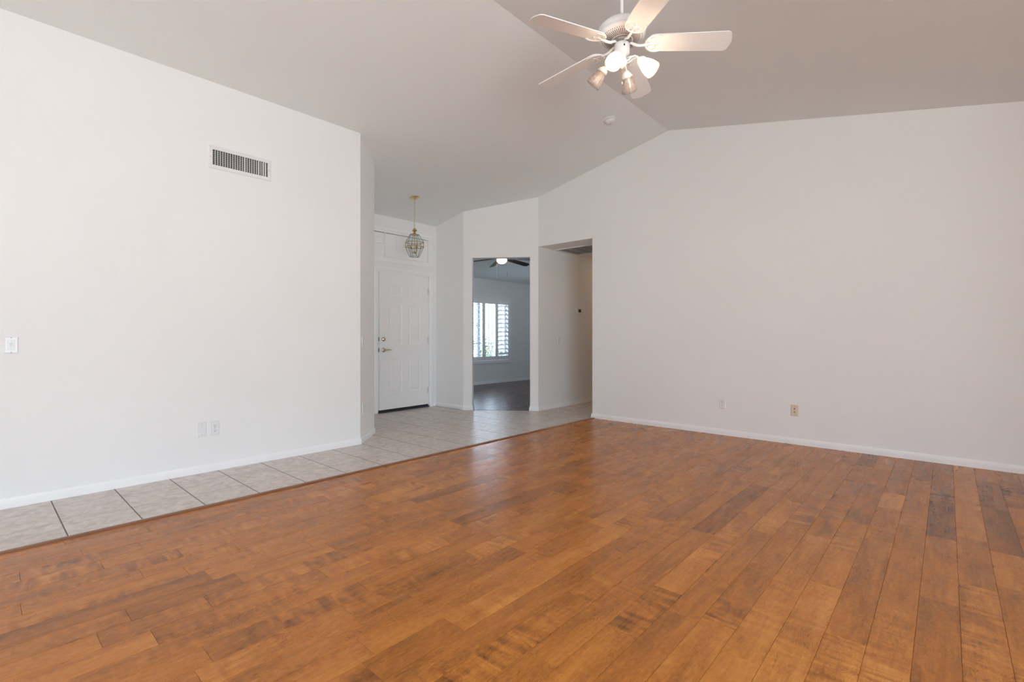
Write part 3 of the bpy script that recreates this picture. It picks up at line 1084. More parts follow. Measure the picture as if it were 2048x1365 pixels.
def outlet(loc, rz, label, group=None, plate_mat=None, dim=(0.070, 0.115)):
    r = empty('power_outlet', loc, (0, 0, rz))
    tag(r, label, 'outlet', group)
    m = MB(); plate_base(m, *dim)
    m.build('cover_plate', plate_mat or PLATE, r)
    for s in (-1, 1):
        m = MB()
        pts = []
        for k in range(28):
            a = 2 * PI * k / 28
            x, z = 0.0172 * math.cos(a), 0.0172 * math.sin(a)
            pts.append((x, max(-0.0135, min(0.0135, z))))
        m.extrude(pts, 0.0022, T(0, -0.0062, s * 0.0195) @ RX(PI / 2))
        q = m.build('socket', PLATE, r)
        m = MB()
        for x, hgt in ((-0.0065, 0.0045), (0.0065, 0.0038)):
            m.box((x - .0011, -0.0088, s * 0.0195 + 0.003 - hgt), (x + .0011, -0.0080, s * 0.0195 + 0.003 + hgt))
        m.lathe([(0.0, -0.0006), (0.0026, -0.0004), (0.0026, 0.0004)], 12, T(0, -0.0084, s * 0.0195 - 0.0075) @ RX(-PI / 2))
        m.build('socket_slots', SLOT, q)
    m = MB(); screw(m, 0, 0)
    m.build('screw', SCREW, r)
    return r


def switch(loc, rz, label, dim=(0.070, 0.115), rocker=True):
    r = empty('light_switch', loc, (0, 0, rz))
    tag(r, label, 'light switch')
    m = MB(); plate_base(m, *dim)
    m.build('cover_plate', PLATE, r)
    m = MB()
    w2, h2 = dim[0] * .25, dim[1] * .29
    m.box((-w2, -0.0078, -h2), (w2, -0.005, h2), bev=.0008)
    k = m.build('rocker', PLATE_D, r)
    m = MB()
    m.add([(-w2 * .5, -.0078, -h2 * .35), (w2 * .5, -.0078, -h2 * .35), (w2 * .5, -.0115, h2 * .35), (-w2 * .5, -.0115, h2 * .35), (w2 * .5, -.0078, h2 * .4), (-w2 * .5, -.0078, h2 * .4)],
          [(0, 1, 2, 3), (3, 2, 4, 5), (0, 3, 5), (1, 4, 2)])
    m.build('toggle', PLATE, k)
    for q in (1, -1):
        m = MB(); screw(m, 0, q * dim[1] * .43)
        m.build('screw', SCREW, r)
    return r


RZL = 0.0                      # facing -Y
RZR = face_rot(-1, 0)          # facing -X (gable wall)
switch((0.1685, YL, 1.040), RZL, 'white light switch plate near the left edge of the long wall', dim=(0.066, 0.108))
r = empty('blank_wall_plate', (1.2345, YL, 0.348))
tag(r, 'blank white cover plate beside the outlet low on the long wall', 'wall plate')
m = MB(); plate_base(m, 0.068, 0.118)
m.build('cover_plate', PLATE, r)
for q in (1, -1):
    m = MB(); screw(m, 0, q * 0.042)
    m.build('screw', SCREW, r)
outlet((1.3275, YL, 0.347), RZL, 'white duplex outlet low on the long wall beside the blank plate', dim=(0.069, 0.118))
outlet((XR, 1.870, 0.347), RZR, 'white duplex outlet low on the blank gable wall', dim=(0.068, 0.110))
# return wall plates
rd = Vector((3.068 - 2.65, 4.868 - YL)).normalized()
rn = Vector((rd.y, -rd.x))
RZC = face_rot(rn.x, rn.y)


def on_return(u, z):
    return (2.65 + rd.x * u, YL + rd.y * u, z)


s_ = switch(on_return(0.095, 1.045), RZC, 'white light switch seen edge-on high on the angled corner of the long wall')
outlet(on_return(0.105, 0.347), RZC, 'white outlet seen edge-on low on the angled corner of the long wall')
switch((6.105, YH, 1.050), RZL, 'white light switch on the hallway wall below and before the thermostat')
# cable plate
r = empty('cable_plate', (XR, 1.158, 0.344), (0, 0, RZR))
tag(r, 'ivory cable jack plate with two sockets low on the gable wall', 'wall plate')
m = MB(); plate_base(m, 0.070, 0.114)
m.build('cover_plate', IVORY, r)
m = MB()
m.box((-0.010, -0.009, 0.009), (0.010, -0.006, 0.027), bev=.001)
q = m.build('phone_jack', IVORY, r)
m = MB()
m.box((-0.0065, -0.0096, 0.012), (0.0065, -0.0088, 0.022))
m.build('jack_opening', SLOT, q)
m = MB()
m.lathe([(0.0, -0.010), (0.0045, -0.010), (0.0045, -0.002), (0.0075, -0.002), (0.0075, 0.0)], 12, T(0, -0.0065, -0.014) @ RX(-PI / 2))
m.build('coaxial_connector', BRASS, r)
for q in (1, -1):
    m = MB(); screw(m, 0, q * 0.043)
    m.build('screw', SCREW, r)
# thermostat on the hallway wall
r = empty('thermostat', (6.645, YH, 1.520))
tag(r, 'small white thermostat with dark display on the hallway wall', 'thermostat')
m = MB()
m.box((-0.078, -0.026, -0.048), (0.078, 0.0, 0.048), bev=.006)
b_ = m.build('housing', PLATE, r)
m = MB()
m.box((-0.034, -0.0275, -0.024), (0.038, -0.0255, 0.026))
m.build('display', LCD, b_)

# ------------------------------------------------------------------ supply air vent on the long wall
VX0, VX1, VZ0, VZ1 = 1.279, 1.771, 2.468, 2.656
cxv, czv = (VX0 + VX1) / 2, (VZ0 + VZ1) / 2
r = empty('air_vent', (cxv, YL, czv))
tag(r, 'white rectangular air vent with slatted grille high on the long wall', 'air vent')
W2, H2 = (VX1 - VX0) / 2, (VZ1 - VZ0) / 2
I2, J2 = W2 - 0.031, H2 - 0.032
m = MB()
rings = [[(-W2, 0, -H2), (W2, 0, -H2), (W2, 0, H2), (-W2, 0, H2)],
         [(-W2 + .006, -.008, -H2 + .006), (W2 - .006, -.008, -H2 + .006), (W2 - .006, -.008, H2 - .006), (-W2 + .006, -.008, H2 - .006)],
         [(-I2, -.009, -J2), (I2, -.009, -J2), (I2, -.009, J2), (-I2, -.009, J2)],
         [(-I2, .001, -J2), (I2, .001, -J2), (I2, .001, J2), (-I2, .001, J2)]]
for a, b in zip(rings[:-1], rings[1:]):
    for k in range(4):
        kk = (k + 1) % 4
        m.add([a[k], a[kk], b[kk], b[k]], [(0, 1, 2, 3)])
m.build('vent_frame', GRILLE, r)
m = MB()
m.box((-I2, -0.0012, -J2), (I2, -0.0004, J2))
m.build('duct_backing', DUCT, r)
m = MB()
nv = 23
for k in range(1, nv):
    x = -I2 + 2 * I2 * k / nv
    tilt = R(8) if k not in (13, 19, 21, 22) else R(52)
    m.box((-0.0011, -0.0045, -J2), (0.0011, 0.0045, J2), T(x, -0.0062, 0) @ RZ(tilt))
m.build('vertical_blades', GRILLE, r)
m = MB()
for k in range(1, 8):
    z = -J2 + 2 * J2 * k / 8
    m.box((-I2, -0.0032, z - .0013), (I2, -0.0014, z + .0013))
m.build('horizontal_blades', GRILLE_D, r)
for q in (1, -1):
    m = MB(); screw(m, q * (W2 - .016), 0, -.0085)
    m.build('screw', SCREW, r)

# ------------------------------------------------------------------ return air grille in the hallway ceiling
r = empty('return_air_grille', ((GX0 + GX1) / 2, (GY0 + GY1) / 2, HALL_Z))
tag(r, 'white louvred return air grille in the low hallway ceiling', 'air grille')
gx, gy = (GX1 - GX0) / 2, (GY1 - GY0) / 2
m = MB()
for x0, x1, y0, y1 in ((-gx - .035, -gx, -gy - .03, gy + .03), (gx, gx + .03, -gy - .03, gy + .03), (-gx, gx, -gy - .03, -gy), (-gx, gx, gy, gy + .03)):
    m.box((x0, y0, -0.012), (x1, y1, 0.0), bev=.002)
m.build('grille_frame', GRILLE, r)
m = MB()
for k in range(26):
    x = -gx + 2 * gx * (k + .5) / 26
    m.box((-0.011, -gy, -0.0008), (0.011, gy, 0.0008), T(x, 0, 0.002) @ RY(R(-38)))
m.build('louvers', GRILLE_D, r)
m = MB()
for k in (-1, 0, 1):
    m.box((-gx, k * gy * .5 - .003, -.008), (gx, k * gy * .5 + .003, 0.0))
m.build('cross_bars', GRILLE, r)
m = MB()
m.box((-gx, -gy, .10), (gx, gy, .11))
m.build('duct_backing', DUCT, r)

# ------------------------------------------------------------------ added fill lamp for the hallway, unseen round the corner
r = empty('hall_fill_lamp', (7.9, 4.02, HALL_Z))  # lamp added only to lift and warm the light in the hall
tag(r, 'added fill lamp, a small round flush light unseen down the hallway', 'ceiling light')
m = MB()
m.lathe([(0.0, -0.012), (0.125, -0.012), (0.13, -0.004), (0.13, 0.0)], 32)
m.build('lamp_base', ENAMEL, r)
m = MB()
m.lathe([(0.0, -0.085), (0.05, -0.080), (0.09, -0.062), (0.115, -0.035), (0.12, -0.013)], 32)
m.build('glass_bowl', emitter('hall_fill_glow', (1.0, 0.76, 0.54), 2.6), r)

# ------------------------------------------------------------------ smoke detector
tilt = math.atan(SL)
r = empty('smoke_detector', (4.74, 2.798, zc(0, 2.798)), (-tilt, 0, 0))
tag(r, 'round white smoke detector on the sloped ceiling below the fan', 'smoke detector')
m = MB()
m.lathe([(0.0, -0.016), (0.052, -0.016), (0.066, -0.012), (0.069, -0.003), (0.069, 0.0)], 40)
m.build('mounting_base', PLATE, r)
m = MB()
m.lathe([(0.0, -0.046), (0.020, -0.046), (0.036, -0.043), (0.050, -0.034), (0.052, -0.020), (0.048, -0.016)], 40)
h_ = m.build('sensor_cap', PLATE, r)
m = MB()
m.lathe([(0.0485, -0.0205), (0.0488, -0.0165)], 40)
m.lathe([(0.0, -0.0475), (0.006, -0.0472), (0.006, -0.0455)], 14, T(0.012, 0.008, 0))
m.build('sensor_slots', DUCT, h_)

# ------------------------------------------------------------------ ceiling fan in the living room
FX, FY, FZ = 2.762, 1.541, 2.918
fan = empty('ceiling_fan', (FX, FY, FZ))
tag(fan, 'white five blade ceiling fan with four glass lamps hanging in the living room', 'ceiling fan')
top_z = zc(FX, FY) - FZ
m = MB()
m.tube([(0, 0, 0.17), (0, 0, top_z - 0.03)], 0.0105, 16)
m.build('downrod', ENAMEL, fan)
m = MB()
m.lathe([(0.013, top_z - .075), (0.035, top_z - .07), (0.062, top_z - .04), (0.068, top_z - .01), (0.068, top_z + .02)], 32)
m.build('ceiling_canopy', ENAMEL, fan)
m = MB()
m.lathe([(0.0, 0.186), (0.018, 0.186), (0.024, 0.176), (0.05, 0.172), (0.10, 0.162), (0.135, 0.146), (0.1475, 0.130), (0.149, 0.112), (0.143, 0.108), (0.143, 0.102), (0.147, 0.098),
         (0.146, 0.088), (0.132, 0.074), (0.066, 0.0575), (0.0, 0.0575)], 56)
mh = m.build('motor_housing', ENAMEL, fan)
m = MB()
for k in range(56):
    a = 2 * PI * k / 56
    m.box((0.070, -0.0019, -0.0007), (0.116, 0.0019, 0.0007), RZ(a) @ Matrix(((1, 0, 0, 0), (0, 1, 0, 0), (0.25, 0, 1, 0.0405), (0, 0, 0, 1))))
for k in range(56):
    a = 2 * PI * (k + .5) / 56
    m.box((0.122, -0.0016, -0.0007), (0.130, 0.0016, 0.0007), RZ(a) @ Matrix(((1, 0, 0, 0), (0, 1, 0, 0), (0.25, 0, 1, 0.0405), (0, 0, 0, 1))))
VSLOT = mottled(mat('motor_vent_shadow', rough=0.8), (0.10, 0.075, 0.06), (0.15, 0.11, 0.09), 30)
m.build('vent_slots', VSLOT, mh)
m = MB()
m.lathe([(0.0, 0.060), (0.058, 0.060), (0.062, 0.056), (0.062, 0.044), (0.05, 0.040), (0.0, 0.040)], 40)
m.build('flywheel', STEEL, fan)

# blade in its own frame: x out along the blade
def blade_outline():
    pts = []
    r0, r1, w0, w1 = 0.155, 0.662, 0.064, 0.0735
    for k in range(9):                      # rounded root
        a = PI / 2 + PI * k / 8
        pts.append((r0 + 0.042 + 0.042 * math.cos(a), w0 * math.sin(a)))
    def cornr(cx, cy, rad, a0, a1, n=5):
        return [(cx + rad * math.cos(a0 + (a1 - a0) * i / n), cy + rad * math.sin(a0 + (a1 - a0) * i / n)) for i in range(n + 1)]
    pts += cornr(r1 - 0.040, -w1 + 0.030, 0.030, -PI / 2, -0.35)
    pts += [(r1 - .002, -0.02), (r1, 0), (r1 - .002, 0.02)]
    pts += cornr(r1 - 0.040, w1 - 0.030, 0.030, 0.35, PI / 2)
    return pts


PITCH = R(-13.5)
m = MB()
DROOP = T(0, 0, 0.040) @ RY(math.atan(0.0606))
m.extrude(blade_outline(), 0.0055, DROOP @ RX(PITCH))
b0 = m.build('blade', BLADE, fan)
m = MB()
# bracket arm: flywheel to blade root, then a lyre shaped holder under the blade
m.tube([(0.045, 0, 0.043), (0.062, 0, 0.038), (0.078, 0.0, 0.030), (0.095, 0, 0.021), (0.115, 0, 0.019), (0.140, 0, 0.020), (0.165, 0, 0.023)], [0.008, 0.0085, 0.009, 0.009, 0.0085, 0.008, 0.007], 10)
Mp = DROOP @ RX(PITCH) @ T(0, 0, -0.004)
arc = []
for k in range(19):
    a = PI * 0.5 + PI * k / 18
    arc.append((0.205 + 0.058 * math.cos(a), 0.060 * math.sin(a), -0.001))
arc = [(0.245, 0.053, -.001), (0.228, 0.0595, -.001)] + arc + [(0.228, -0.0595, -.001), (0.245, -0.053, -.001)]
m.tube(arc, [0.003, 0.005] + [0.0068] * 19 + [0.005, 0.003], 8, Mp, flat=0.7)
for s in (-1, 1):
    sc = []
    for k in range(15):
        a = k / 14 * 1.5 * PI
        rr = 0.026 - 0.012 * k / 14
        sc.append((0.188 + rr * math.cos(a + PI), s * (0.018 + rr * math.sin(a) * 0.9), -0.001))
    m.tube(sc, 0.0045, 8, Mp, flat=0.7)
m.tube([(0.15, 0, -0.001), (0.20, 0, -0.001), (0.224, 0, -0.001)], [0.008, 0.006, 0.003], 8, Mp, flat=0.6)
for (x, y) in ((0.222, 0.0), (0.205, 0.034), (0.205, -0.034)):
    m.lathe([(0, -0.0035), (0.0045, -0.003), (0.005, 0)], 10, Mp @ T(x, y, -0.002))
br0 = m.build('blade_bracket', ENAMEL, b0)
A0 = -56.118
for k in range(5):
    if k == 0:
        o = b0
    else:
        o = copy_tree(b0, fan)
    o.rotation_euler = (0, 0, R(A0 + 72 * k))
# light fitter below the motor
m = MB()
m.lathe([(0.0, 0.045), (0.030, 0.045), (0.046, 0.036), (0.049, 0.028), (0.049, -0.022), (0.046, -0.030), (0.030, -0.036), (0.0275, -0.040), (0.0275, -0.062), (0.033, -0.070), (0.033, -0.092), (0.024, -0.104), (0.010, -0.110), (0.006, -0.118), (0.0, -0.120)], 36)
lf = m.build('light_fitter', ENAMEL, fan)
m = MB()
cdir = math.atan2(-FY, -FX)
m.box((0.0485, -0.004, -0.006), (0.0515, 0.004, 0.006), RZ(cdir + R(18)) @ T(0, 0, 0.006))
m.lathe([(0, 0.053), (0.002, 0.0525), (0.0025, 0.05)], 8, RZ(cdir + R(18)) @ T(0, 0, 0.022) @ RY(PI / 2) @ T(0, 0, -.002))
m.build('reverse_switch', SLOT, lf)


# lamps: arm, holder, shade, bulb
TI = R(43)                       # shade axis off vertical
def shade_mb():
    m = MB()
    prof = [(0.025, 0.0), (0.027, -0.007), (0.032, -0.018), (0.039, -0.036), (0.0445, -0.058), (0.048, -0.080), (0.0505, -0.100)]
    def mod(thv, t):
        rib = 1 + (0.022 * math.cos(20 * thv)) * min(1, t * 2)
        return rib, (0.0035 * math.cos(20 * thv)) * (t > 0.95)
    inner = [(r_ - 0.0025, z) for r_, z in reversed(prof)]
    m.lathe(prof + inner, 80, None, 0, lambda thv, t: mod(thv, 1 - abs(2 * t - 1)), True)
    # re-close seam between rim rings is part of the lathe profile
    return m


def bulb_mb():
    m = MB()
    m.lathe([(0.012, 0.0), (0.013, -0.018), (0.016, -0.026), (0.021, -0.038), (0.0235, -0.050), (0.021, -0.062), (0.012, -0.071), (0.0, -0.074)], 24)
    return m


def arm_mb():
    m = MB()
    m.tube([(0.026, 0, -0.080), (0.045, 0, -0.072), (0.064, 0, -0.060), (0.084, 0, -0.058), (0.100, 0, -0.070), (0.108, 0, -0.086)], [0.0065, 0.006, 0.0055, 0.0055, 0.006, 0.008], 10)
    m.tube([(0.030, 0, -0.094), (0.046, 0, -0.092), (0.062, 0, -0.080), (0.082, 0, -0.073), (0.099, 0, -0.076)], [0.003, 0.0035, 0.0035, 0.0035, 0.003], 8)
    return m


SO = Vector((0.109, 0, -0.088))
hold = MB()
Mh = T(*SO) @ RY(-TI)
hold.lathe([(0.0, 0.006), (0.014, 0.006), (0.019, 0.0), (0.027, -0.010), (0.031, -0.018), (0.031, -0.034), (0.028, -0.034), (0.026, -0.020), (0.0, -0.018)], 28, Mh)
for k in range(3):
    a = 2 * PI * k / 3 + .5
    hold.lathe([(0, 0.037), (0.0035, 0.036), (0.0035, 0.031), (0.0015, 0.028)], 8, Mh @ T(0, 0, -0.027) @ RZ(a) @ RY(PI / 2))
Ms = Mh @ T(0, 0, -0.024)
camdir = math.degrees(math.atan2(-FY, -FX))
arm0 = arm_mb().build('lamp_arm', ENAMEL, fan)
hd0 = hold.build('lamp_holder', ENAMEL, arm0)
lamp_angles = [camdir - 15, camdir + 75, camdir - 105, camdir + 165]
sm = shade_mb()
sm.v = [Ms @ p for p in sm.v]
bm_ = bulb_mb()
bm_.v = [Ms @ p for p in bm_.v]
sh0 = sm.build('lamp_shade', SHADE, arm0)
bo_on = bm_.build('bulb', BULB_ON, arm0)
arms = [arm0]
for k in range(1, 4):
    arms.append(copy_tree(arm0, fan))
for a_, an in zip(arms, lamp_angles):
    a_.rotation_euler = (0, 0, R(an))
off_mesh = bo_on.data.copy()
off_mesh.materials.clear()
off_mesh.materials.append(BULB_OFF)
for k in (2, 3):
    for ch in arms[k].children:
        if ch.name.startswith('bulb'):
            ch.data = off_mesh
            ch['label'] = 'unlit bulb'
for k in (0, 1):
    for ch in arms[k].children:
        if ch.name.startswith('bulb'):
            ch['label'] = 'lit glowing bulb'
m = MB()
for k in range(36):
    m.lathe([(0, 0.0012), (0.0012, 0), (0, -0.0012)], 6, T(-0.018, -0.012, -0.100 - k * 0.0032))
m.lathe([(0, 0.012), (0.0035, 0.008), (0.004, -0.004), (0, -0.010)], 10, T(-0.018, -0.012, -0.222))
m.build('pull_chain', BRASS_L, fan)

# ------------------------------------------------------------------ brass lantern in the entry
LX, LY = 4.013, 5.382
LZ = zc(LX, LY)
lan = empty('pendant_lantern', (LX, LY, LZ))
tag(lan, 'brass and glass lantern hanging on a chain before the front door', 'pendant light')
m = MB()
m.lathe([(0.0, -0.034), (0.008, -0.034), (0.012, -0.028), (0.030, -0.022), (0.058, -0.010), (0.070, -0.004), (0.072, 0.002)], 36, RX(-tilt))
m.build('ceiling_canopy', BRASS_L, lan)
m = MB()
zt, zb = -0.034, 2.575 - LZ
nl = 17
for k in range(nl):
    z = zt + (zb - zt) * (k + .5) / nl
    hl = (zt - zb) / nl * .66
    pts = []
    for q in range(12):
        a = 2 * PI * q / 12
        pts.append((0.0042 * math.cos(a), 0, z + hl * math.sin(a)))
    m.tube(pts, 0.0013, 6, RZ(PI / 2 * (k % 2) + .4), closed=True)
m.tube([(0.002, 0, zt), (0.003, 0.002, (zt + zb) / 2), (0.002, 0, zb)], 0.0014, 6)
m.build('chain', BRASS, lan)


def zl(z):
    return z - LZ


m = MB()
m.lathe([(0.0, zl(2.580)), (0.006, zl(2.578)), (0.010, zl(2.566)), (0.030, zl(2.548)), (0.036, zl(2.541)), (0.030, zl(2.534)), (0.018, zl(2.520)), (0.012, zl(2.512)), (0.020, zl(2.503)), (0.024, zl(2.496)), (0.052, zl(2.486)), (0.060, zl(2.481)), (0.052, zl(2.479)), (0.0, zl(2.479))], 6, RZ(R(11)), smooth=False)
m.build('crown', BRASS, lan)
lv = [(0.064, 2.481), (0.124, 2.376), (0.126, 2.316), (0.064, 2.182)]
HEX = [R(11 + 60 * k) for k in range(6)]
m = MB()
for (r0, z0), (r1, z1) in zip(lv[:-1], lv[1:]):
    for a in HEX:
        m.tube([(r0 * math.cos(a), r0 * math.sin(a), zl(z0)), (r1 * math.cos(a), r1 * math.sin(a), zl(z1))], 0.0032, 6)
for r0, z0 in (lv[0], lv[3]):
    m.tube([(r0 * math.cos(a), r0 * math.sin(a), zl(z0)) for a in HEX], 0.003, 6, closed=True)
m.build('glass_frame', CAME, lan)
m = MB()
for r0, z0 in lv[1:3]:
    for k in range(6):
        a, b = HEX[k], HEX[(k + 1) % 6]
        m.tube([(r0 * math.cos(a), r0 * math.sin(a), zl(z0)), (r0 * math.cos(b), r0 * math.sin(b), zl(z0))], 0.0052, 6)
m.build('brass_bands', BRASS, lan)
m = MB()
for (r0, z0), (r1, z1) in zip(lv[:-1], lv[1:]):
    for k in range(6):
        a, b = HEX[k], HEX[(k + 1) % 6]
        q = [(r0 * math.cos(a), r0 * math.sin(a), zl(z0)), (r0 * math.cos(b), r0 * math.sin(b), zl(z0)), (r1 * math.cos(b), r1 * math.sin(b), zl(z1)), (r1 * math.cos(a), r1 * math.sin(a), zl(z1))]
        m.add(q, [(0, 1, 2, 3)])
m.build('glass_panes', LANTERN_GLASS, lan)
m = MB()
m.tube([(0, 0, zl(2.484)), (0, 0, zl(2.235))], 0.0038, 8)
m.lathe([(0, zl(2.218)), (0.010, zl(2.224)), (0.024, zl(2.232)), (0.028, zl(2.240)), (0.018, zl(2.248)), (0.006, zl(2.252))], 20)
for k in range(3):
    a = R(30 + 120 * k)
    m.tube([(0.016, 0, zl(2.240)), (0.034, 0, zl(2.236)), (0.050, 0, zl(2.248)), (0.054, 0, zl(2.272)), (0.054, 0, zl(2.300))], 0.0034, 8, RZ(a))
    m.lathe([(0.0, zl(2.296)), (0.014, zl(2.300)), (0.016, zl(2.306)), (0.009, zl(2.307))], 14, RZ(a) @ T(0.054, 0, 0))
    m.lathe([(0.0085, zl(2.304)), (0.0085, zl(2.334)), (0.0, zl(2.336))], 14, RZ(a) @ T(0.054, 0, 0))
cl = m.build('candle_cluster', BRASS, lan)
for k in range(3):
    m = MB()
    m.lathe([(0.006, 0), (0.0095, 0.012), (0.009, 0.024), (0.004, 0.040), (0.0, 0.048)], 14)
    a = R(30 + 120 * k)
    m.build('bulb', BULB_OFF, cl, loc=(0.054 * math.cos(a), 0.054 * math.sin(a), zl(2.336)))

# ------------------------------------------------------------------ bedroom: window, shutters, fan
def window_unit(name, x0, x1, z0, z1, y, label, bars_v=(), bars_h=(), mullions=(), rz=0, origin=(0, 0), pane=None):
    """window in a wall running along local X; frame, panes and glazing bars"""
    r = empty(name, (origin[0], origin[1], 0), (0, 0, rz))
    tag(r, label, 'window', kind='structure')
    m = MB()
    f = 0.045
    m.box((x0, y, z0), (x0 + f, y + .07, z1)); m.box((x1 - f, y, z0), (x1, y + .07, z1))
    m.box((x0 + f, y, z0), (x1 - f, y + .07, z0 + f)); m.box((x0 + f, y, z1 - f), (x1 - f, y + .07, z1))
    for x in mullions:
        m.box((x - .035, y + .005, z0 + f), (x + .035, y + .065, z1 - f))
    fr = m.build('window_frame', WHITEVINYL if not bars_v else MUNTIN, r)
    m = MB()
    m.add([(x0 + f, y + .035, z0 + f), (x1 - f, y + .035, z0 + f), (x1 - f, y + .035, z1 - f), (x0 + f, y + .035, z1 - f)], [(0, 1, 2, 3)])
    m.build('pane', pane or PANE, fr)
    if bars_v or bars_h:
        m = MB()
        for x in bars_v:
            m.box((x - .008, y + .030, z0 + f), (x + .008, y + .042, z1 - f))
        for z in bars_h:
            m.box((x0 + f, y + .031, z - .008), (x1 - f, y + .041, z + .008))
        m.build('glazing_bars', MUNTIN, fr)
    return r


nbh = [0.575 + 0.45 + .0, 1.40]
window_unit('window_1', BW[0], BW[1], BW[2], BW[3], YB + .06, 'bright bedroom window behind white shutters', bars_v=(8.19, 8.29, 8.62, 7.55), bars_h=(0.95, 1.36), mullions=(7.84,), pane=DIMMED)
window_unit('window_2', SWX[0], SWX[1], SWX[2], SWX[3], BACK - .10, 'patio door glass behind the camera', mullions=(-0.55,))
window_unit('fill_window_west', WWY[0], WWY[1], WWY[2], WWY[3], -.10 + .0, 'added unseen window in the wall behind the camera, for daylight', rz=PI / 2, origin=(WEST - .01, 0))

window_unit('fill_window_bedroom', -5.8, -5.1, 1.4, 2.0, 10.74 - 10.68, 'added unseen side window that brightens the bedroom', rz=-PI / 2, origin=(10.68, 0))  # window and its opening added to brighten the bedroom

sh = empty('plantation_shutter', (8.0, YB, 0))
tag(sh, 'white plantation shutters over the bedroom window', 'window shutter')
m = MB()
fx0, fx1, fz0, fz1 = -0.66, 0.854, 0.472, 2.052
fw_ = 0.075
for x0, x1, z0, z1 in ((fx0, fx0 + fw_, fz0, fz1), (fx1 - fw_, fx1, fz0, fz1), (fx0 + fw_, fx1 - fw_, fz0, fz0 + fw_), (fx0 + fw_, fx1 - fw_, fz1 - fw_, fz1)):
    m.box((x0, -0.034, z0), (x1, 0.0, z1), bev=.004)
m.build('shutter_frame', TRIM, sh)
PZ0, PZ1 = fz0 + fw_ + .003, fz1 - fw_ - .003
opx = [(0.391, 0.733, 46), (-0.047, 0.291, 4), (-0.56, -0.144, 4)]
edges = [(0.343, 0.777), (-0.095, 0.341), (fx0 + fw_ + .002, -0.097)]
for (a, b, ang_), (e0, e1) in zip(opx, edges):
    m = MB()
    oz0, oz1 = 0.642, 1.872
    m.box((e0, -0.030, PZ0), (a, -0.004, PZ1), bev=.002)
    m.box((b, -0.030, PZ0), (e1, -0.004, PZ1), bev=.002)
    m.box((a, -0.030, PZ0), (b, -0.004, oz0), bev=.002)
    m.box((a, -0.030, oz1), (b, -0.004, PZ1), bev=.002)
    pnl = m.build('shutter_panel', TRIM, sh)
    m = MB()
    nlv = 12
    for k in range(nlv):
        z = oz0 + (oz1 - oz0) * (k + .5) / nlv
        pr_ = [(-0.044, 0), (-0.03, 0.0042), (0, 0.0056), (0.03, 0.0042), (0.044, 0), (0.03, -0.0042), (0, -0.0056), (-0.03, -0.0042)]
        Mx = T(a + .001, -0.017, z) @ RX(R(-ang_)) @ Matrix(((0, 0, 1, 0), (1, 0, 0, 0), (0, 1, 0, 0), (0, 0, 0, 1)))
        m.extrude(pr_, b - a - .002, Mx)
    m.build('louvers', TRIM, pnl)
    if ang_ > 20:
        m = MB()
        m.box((b - .150, -0.068, oz0 + .04), (b - .128, -0.056, oz1 - .04), bev=.002)
        m.build('tilt_rod', TRIM, pnl)

# small fan with lit bowl
BX, BY, BZ = 6.79, 6.36, 2.60
bf = empty('ceiling_fan', (BX, BY, BZ))
tag(bf, 'dark blade ceiling fan with one lit glass bowl in the bedroom', 'ceiling fan')
tz = zc(BX, BY) - BZ
m = MB()
m.lathe([(0.0, tz + .02), (0.07, tz + .02), (0.07, tz - .03), (0.03, tz - .05), (0.02, 0.09), (0.09, 0.08), (0.11, 0.06), (0.11, 0.02), (0.08, 0.0), (0.05, -0.012), (0.0, -0.012)], 36)
m.build('motor_housing', STEEL, bf)
m = MB()
m.extrude([(0.12, -0.045), (0.20, -0.058), (0.60, -0.066), (0.66, -0.045), (0.66, 0.045), (0.60, 0.066), (0.20, 0.058), (0.12, 0.045)], 0.007, T(0, 0, 0.012) @ RY(R(7.5)) @ RX(R(-16)))
bb = m.build('blade', WALNUT, bf)
m = MB()
m.tube([(0.06, 0, 0.012), (0.10, 0, 0.002), (0.16, 0, -0.003), (0.20, 0, -0.003)], [0.012, 0.010, 0.012, 0.006], 8, flat=.5)
m.build('blade_bracket', STEEL, bb)
base_a = math.degrees(YAW) + 19.5
for k in range(5):
    o = bb if k == 0 else copy_tree(bb, bf)
    o.rotation_euler = (0, 0, R(base_a - 72 * k))
m = MB()
m.lathe([(0.098, -0.014), (0.100, -0.032), (0.092, -0.058), (0.068, -0.084), (0.036, -0.098), (0.0, -0.102)], 36)
m.lathe([(0.0, -0.010), (0.092, -0.010), (0.098, -0.014)], 36)
m.build('glass_bowl', BOWL_ON, bf)
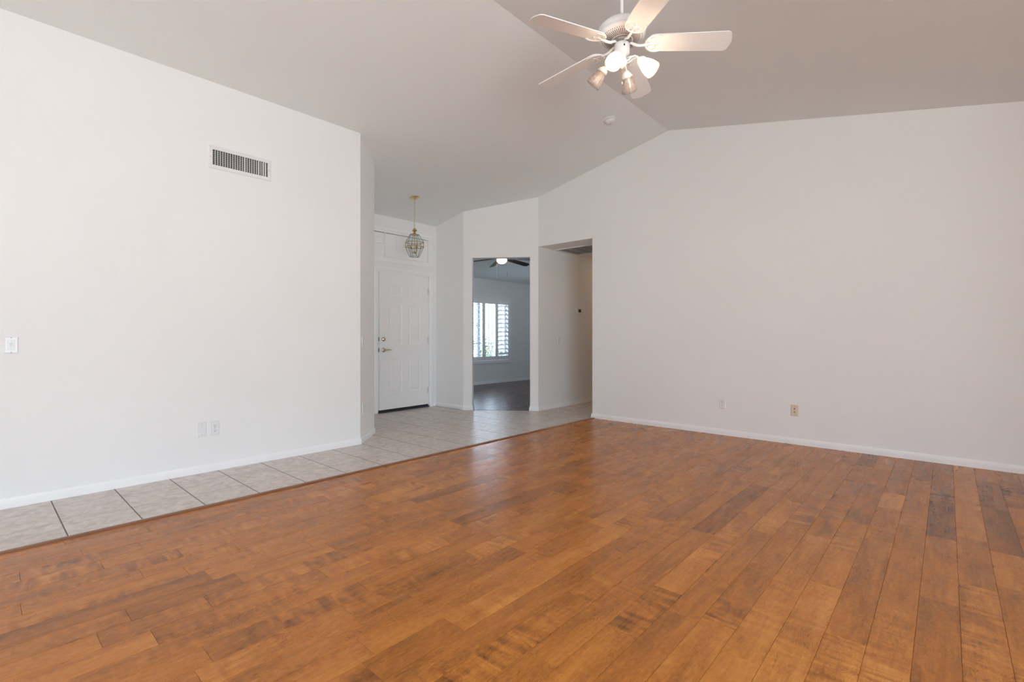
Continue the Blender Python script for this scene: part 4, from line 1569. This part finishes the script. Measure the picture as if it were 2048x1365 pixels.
for (ox, oy, ln) in ((-0.02, 0.115, 0.37), (0.03, -0.118, 0.31)):
    m = MB()
    m.tube([(ox, oy, -0.01), (ox, oy, -ln)], 0.0012, 6)
    m.lathe([(0, -ln + .012), (0.007, -ln + .004), (0.008, -ln - .014), (0, -ln - .022)], 10, T(ox, oy, 0))
    m.build('pull_chain', BRASS, bf)

# ------------------------------------------------------------------ outside
m = MB()
m.box((-6, 8.3, -0.16), (24, 24, -0.062))
tag(m.build('ground', GRAVEL), 'pale gravel ground outside the house', 'ground', kind='structure')


def shrub(x, y, h, w, n, sd, label):
    rnd = random.Random(sd)
    r = empty('shrub', (x, y, -0.062))
    tag(r, label, 'shrub', 'shrubs outside the bedroom window')
    m = MB()
    tips = []
    for k in range(16):
        a = rnd.uniform(0, 2 * PI)
        rr = w * rnd.uniform(0.2, 1.0)
        t = (rr * math.cos(a), rr * math.sin(a), h * rnd.uniform(0.6, 1.0))
        tips.append(t)
        m.tube([(0.03 * math.cos(a), 0.03 * math.sin(a), 0), (t[0] * .35, t[1] * .35, t[2] * .5), t], [0.014, 0.009, 0.003], 5)
    m.build('stems', STEM, r)
    m = MB()
    for k in range(n):
        t = rnd.choice(tips)
        q = rnd.uniform(0.25, 1.05)
        p = Vector((t[0] * q, t[1] * q, t[2] * q)) + Vector((rnd.gauss(0, .07), rnd.gauss(0, .07), rnd.gauss(0, .06)))
        p.z = max(0.05, p.z)
        s = rnd.uniform(0.022, 0.045)
        Mx = T(*p) @ RZ(rnd.uniform(0, 6.28)) @ RX(rnd.uniform(-1, 1)) @ RY(rnd.uniform(-1, 1))
        m.add([(-s, 0, 0), (0, -s * .45, .004), (s, 0, 0), (0, s * .45, .004)], [(0, 1, 2, 3)], M=Mx)
    lo = m.build('foliage', LEAF, r, recalc=False)
    return r


shrub(9.75, 9.75, 1.28, 0.42, 1500, 1, 'green shrub outside, low behind the middle of the shuttered window')
shrub(10.7, 9.95, 1.1, 0.45, 1500, 2, 'green shrub outside, low behind the tilted shutter panel')
shrub(10.42, 11.25, 1.2, 0.42, 1300, 3, 'green shrub outside behind the shutter panel next to the doorway edge, leftmost of three shrubs')
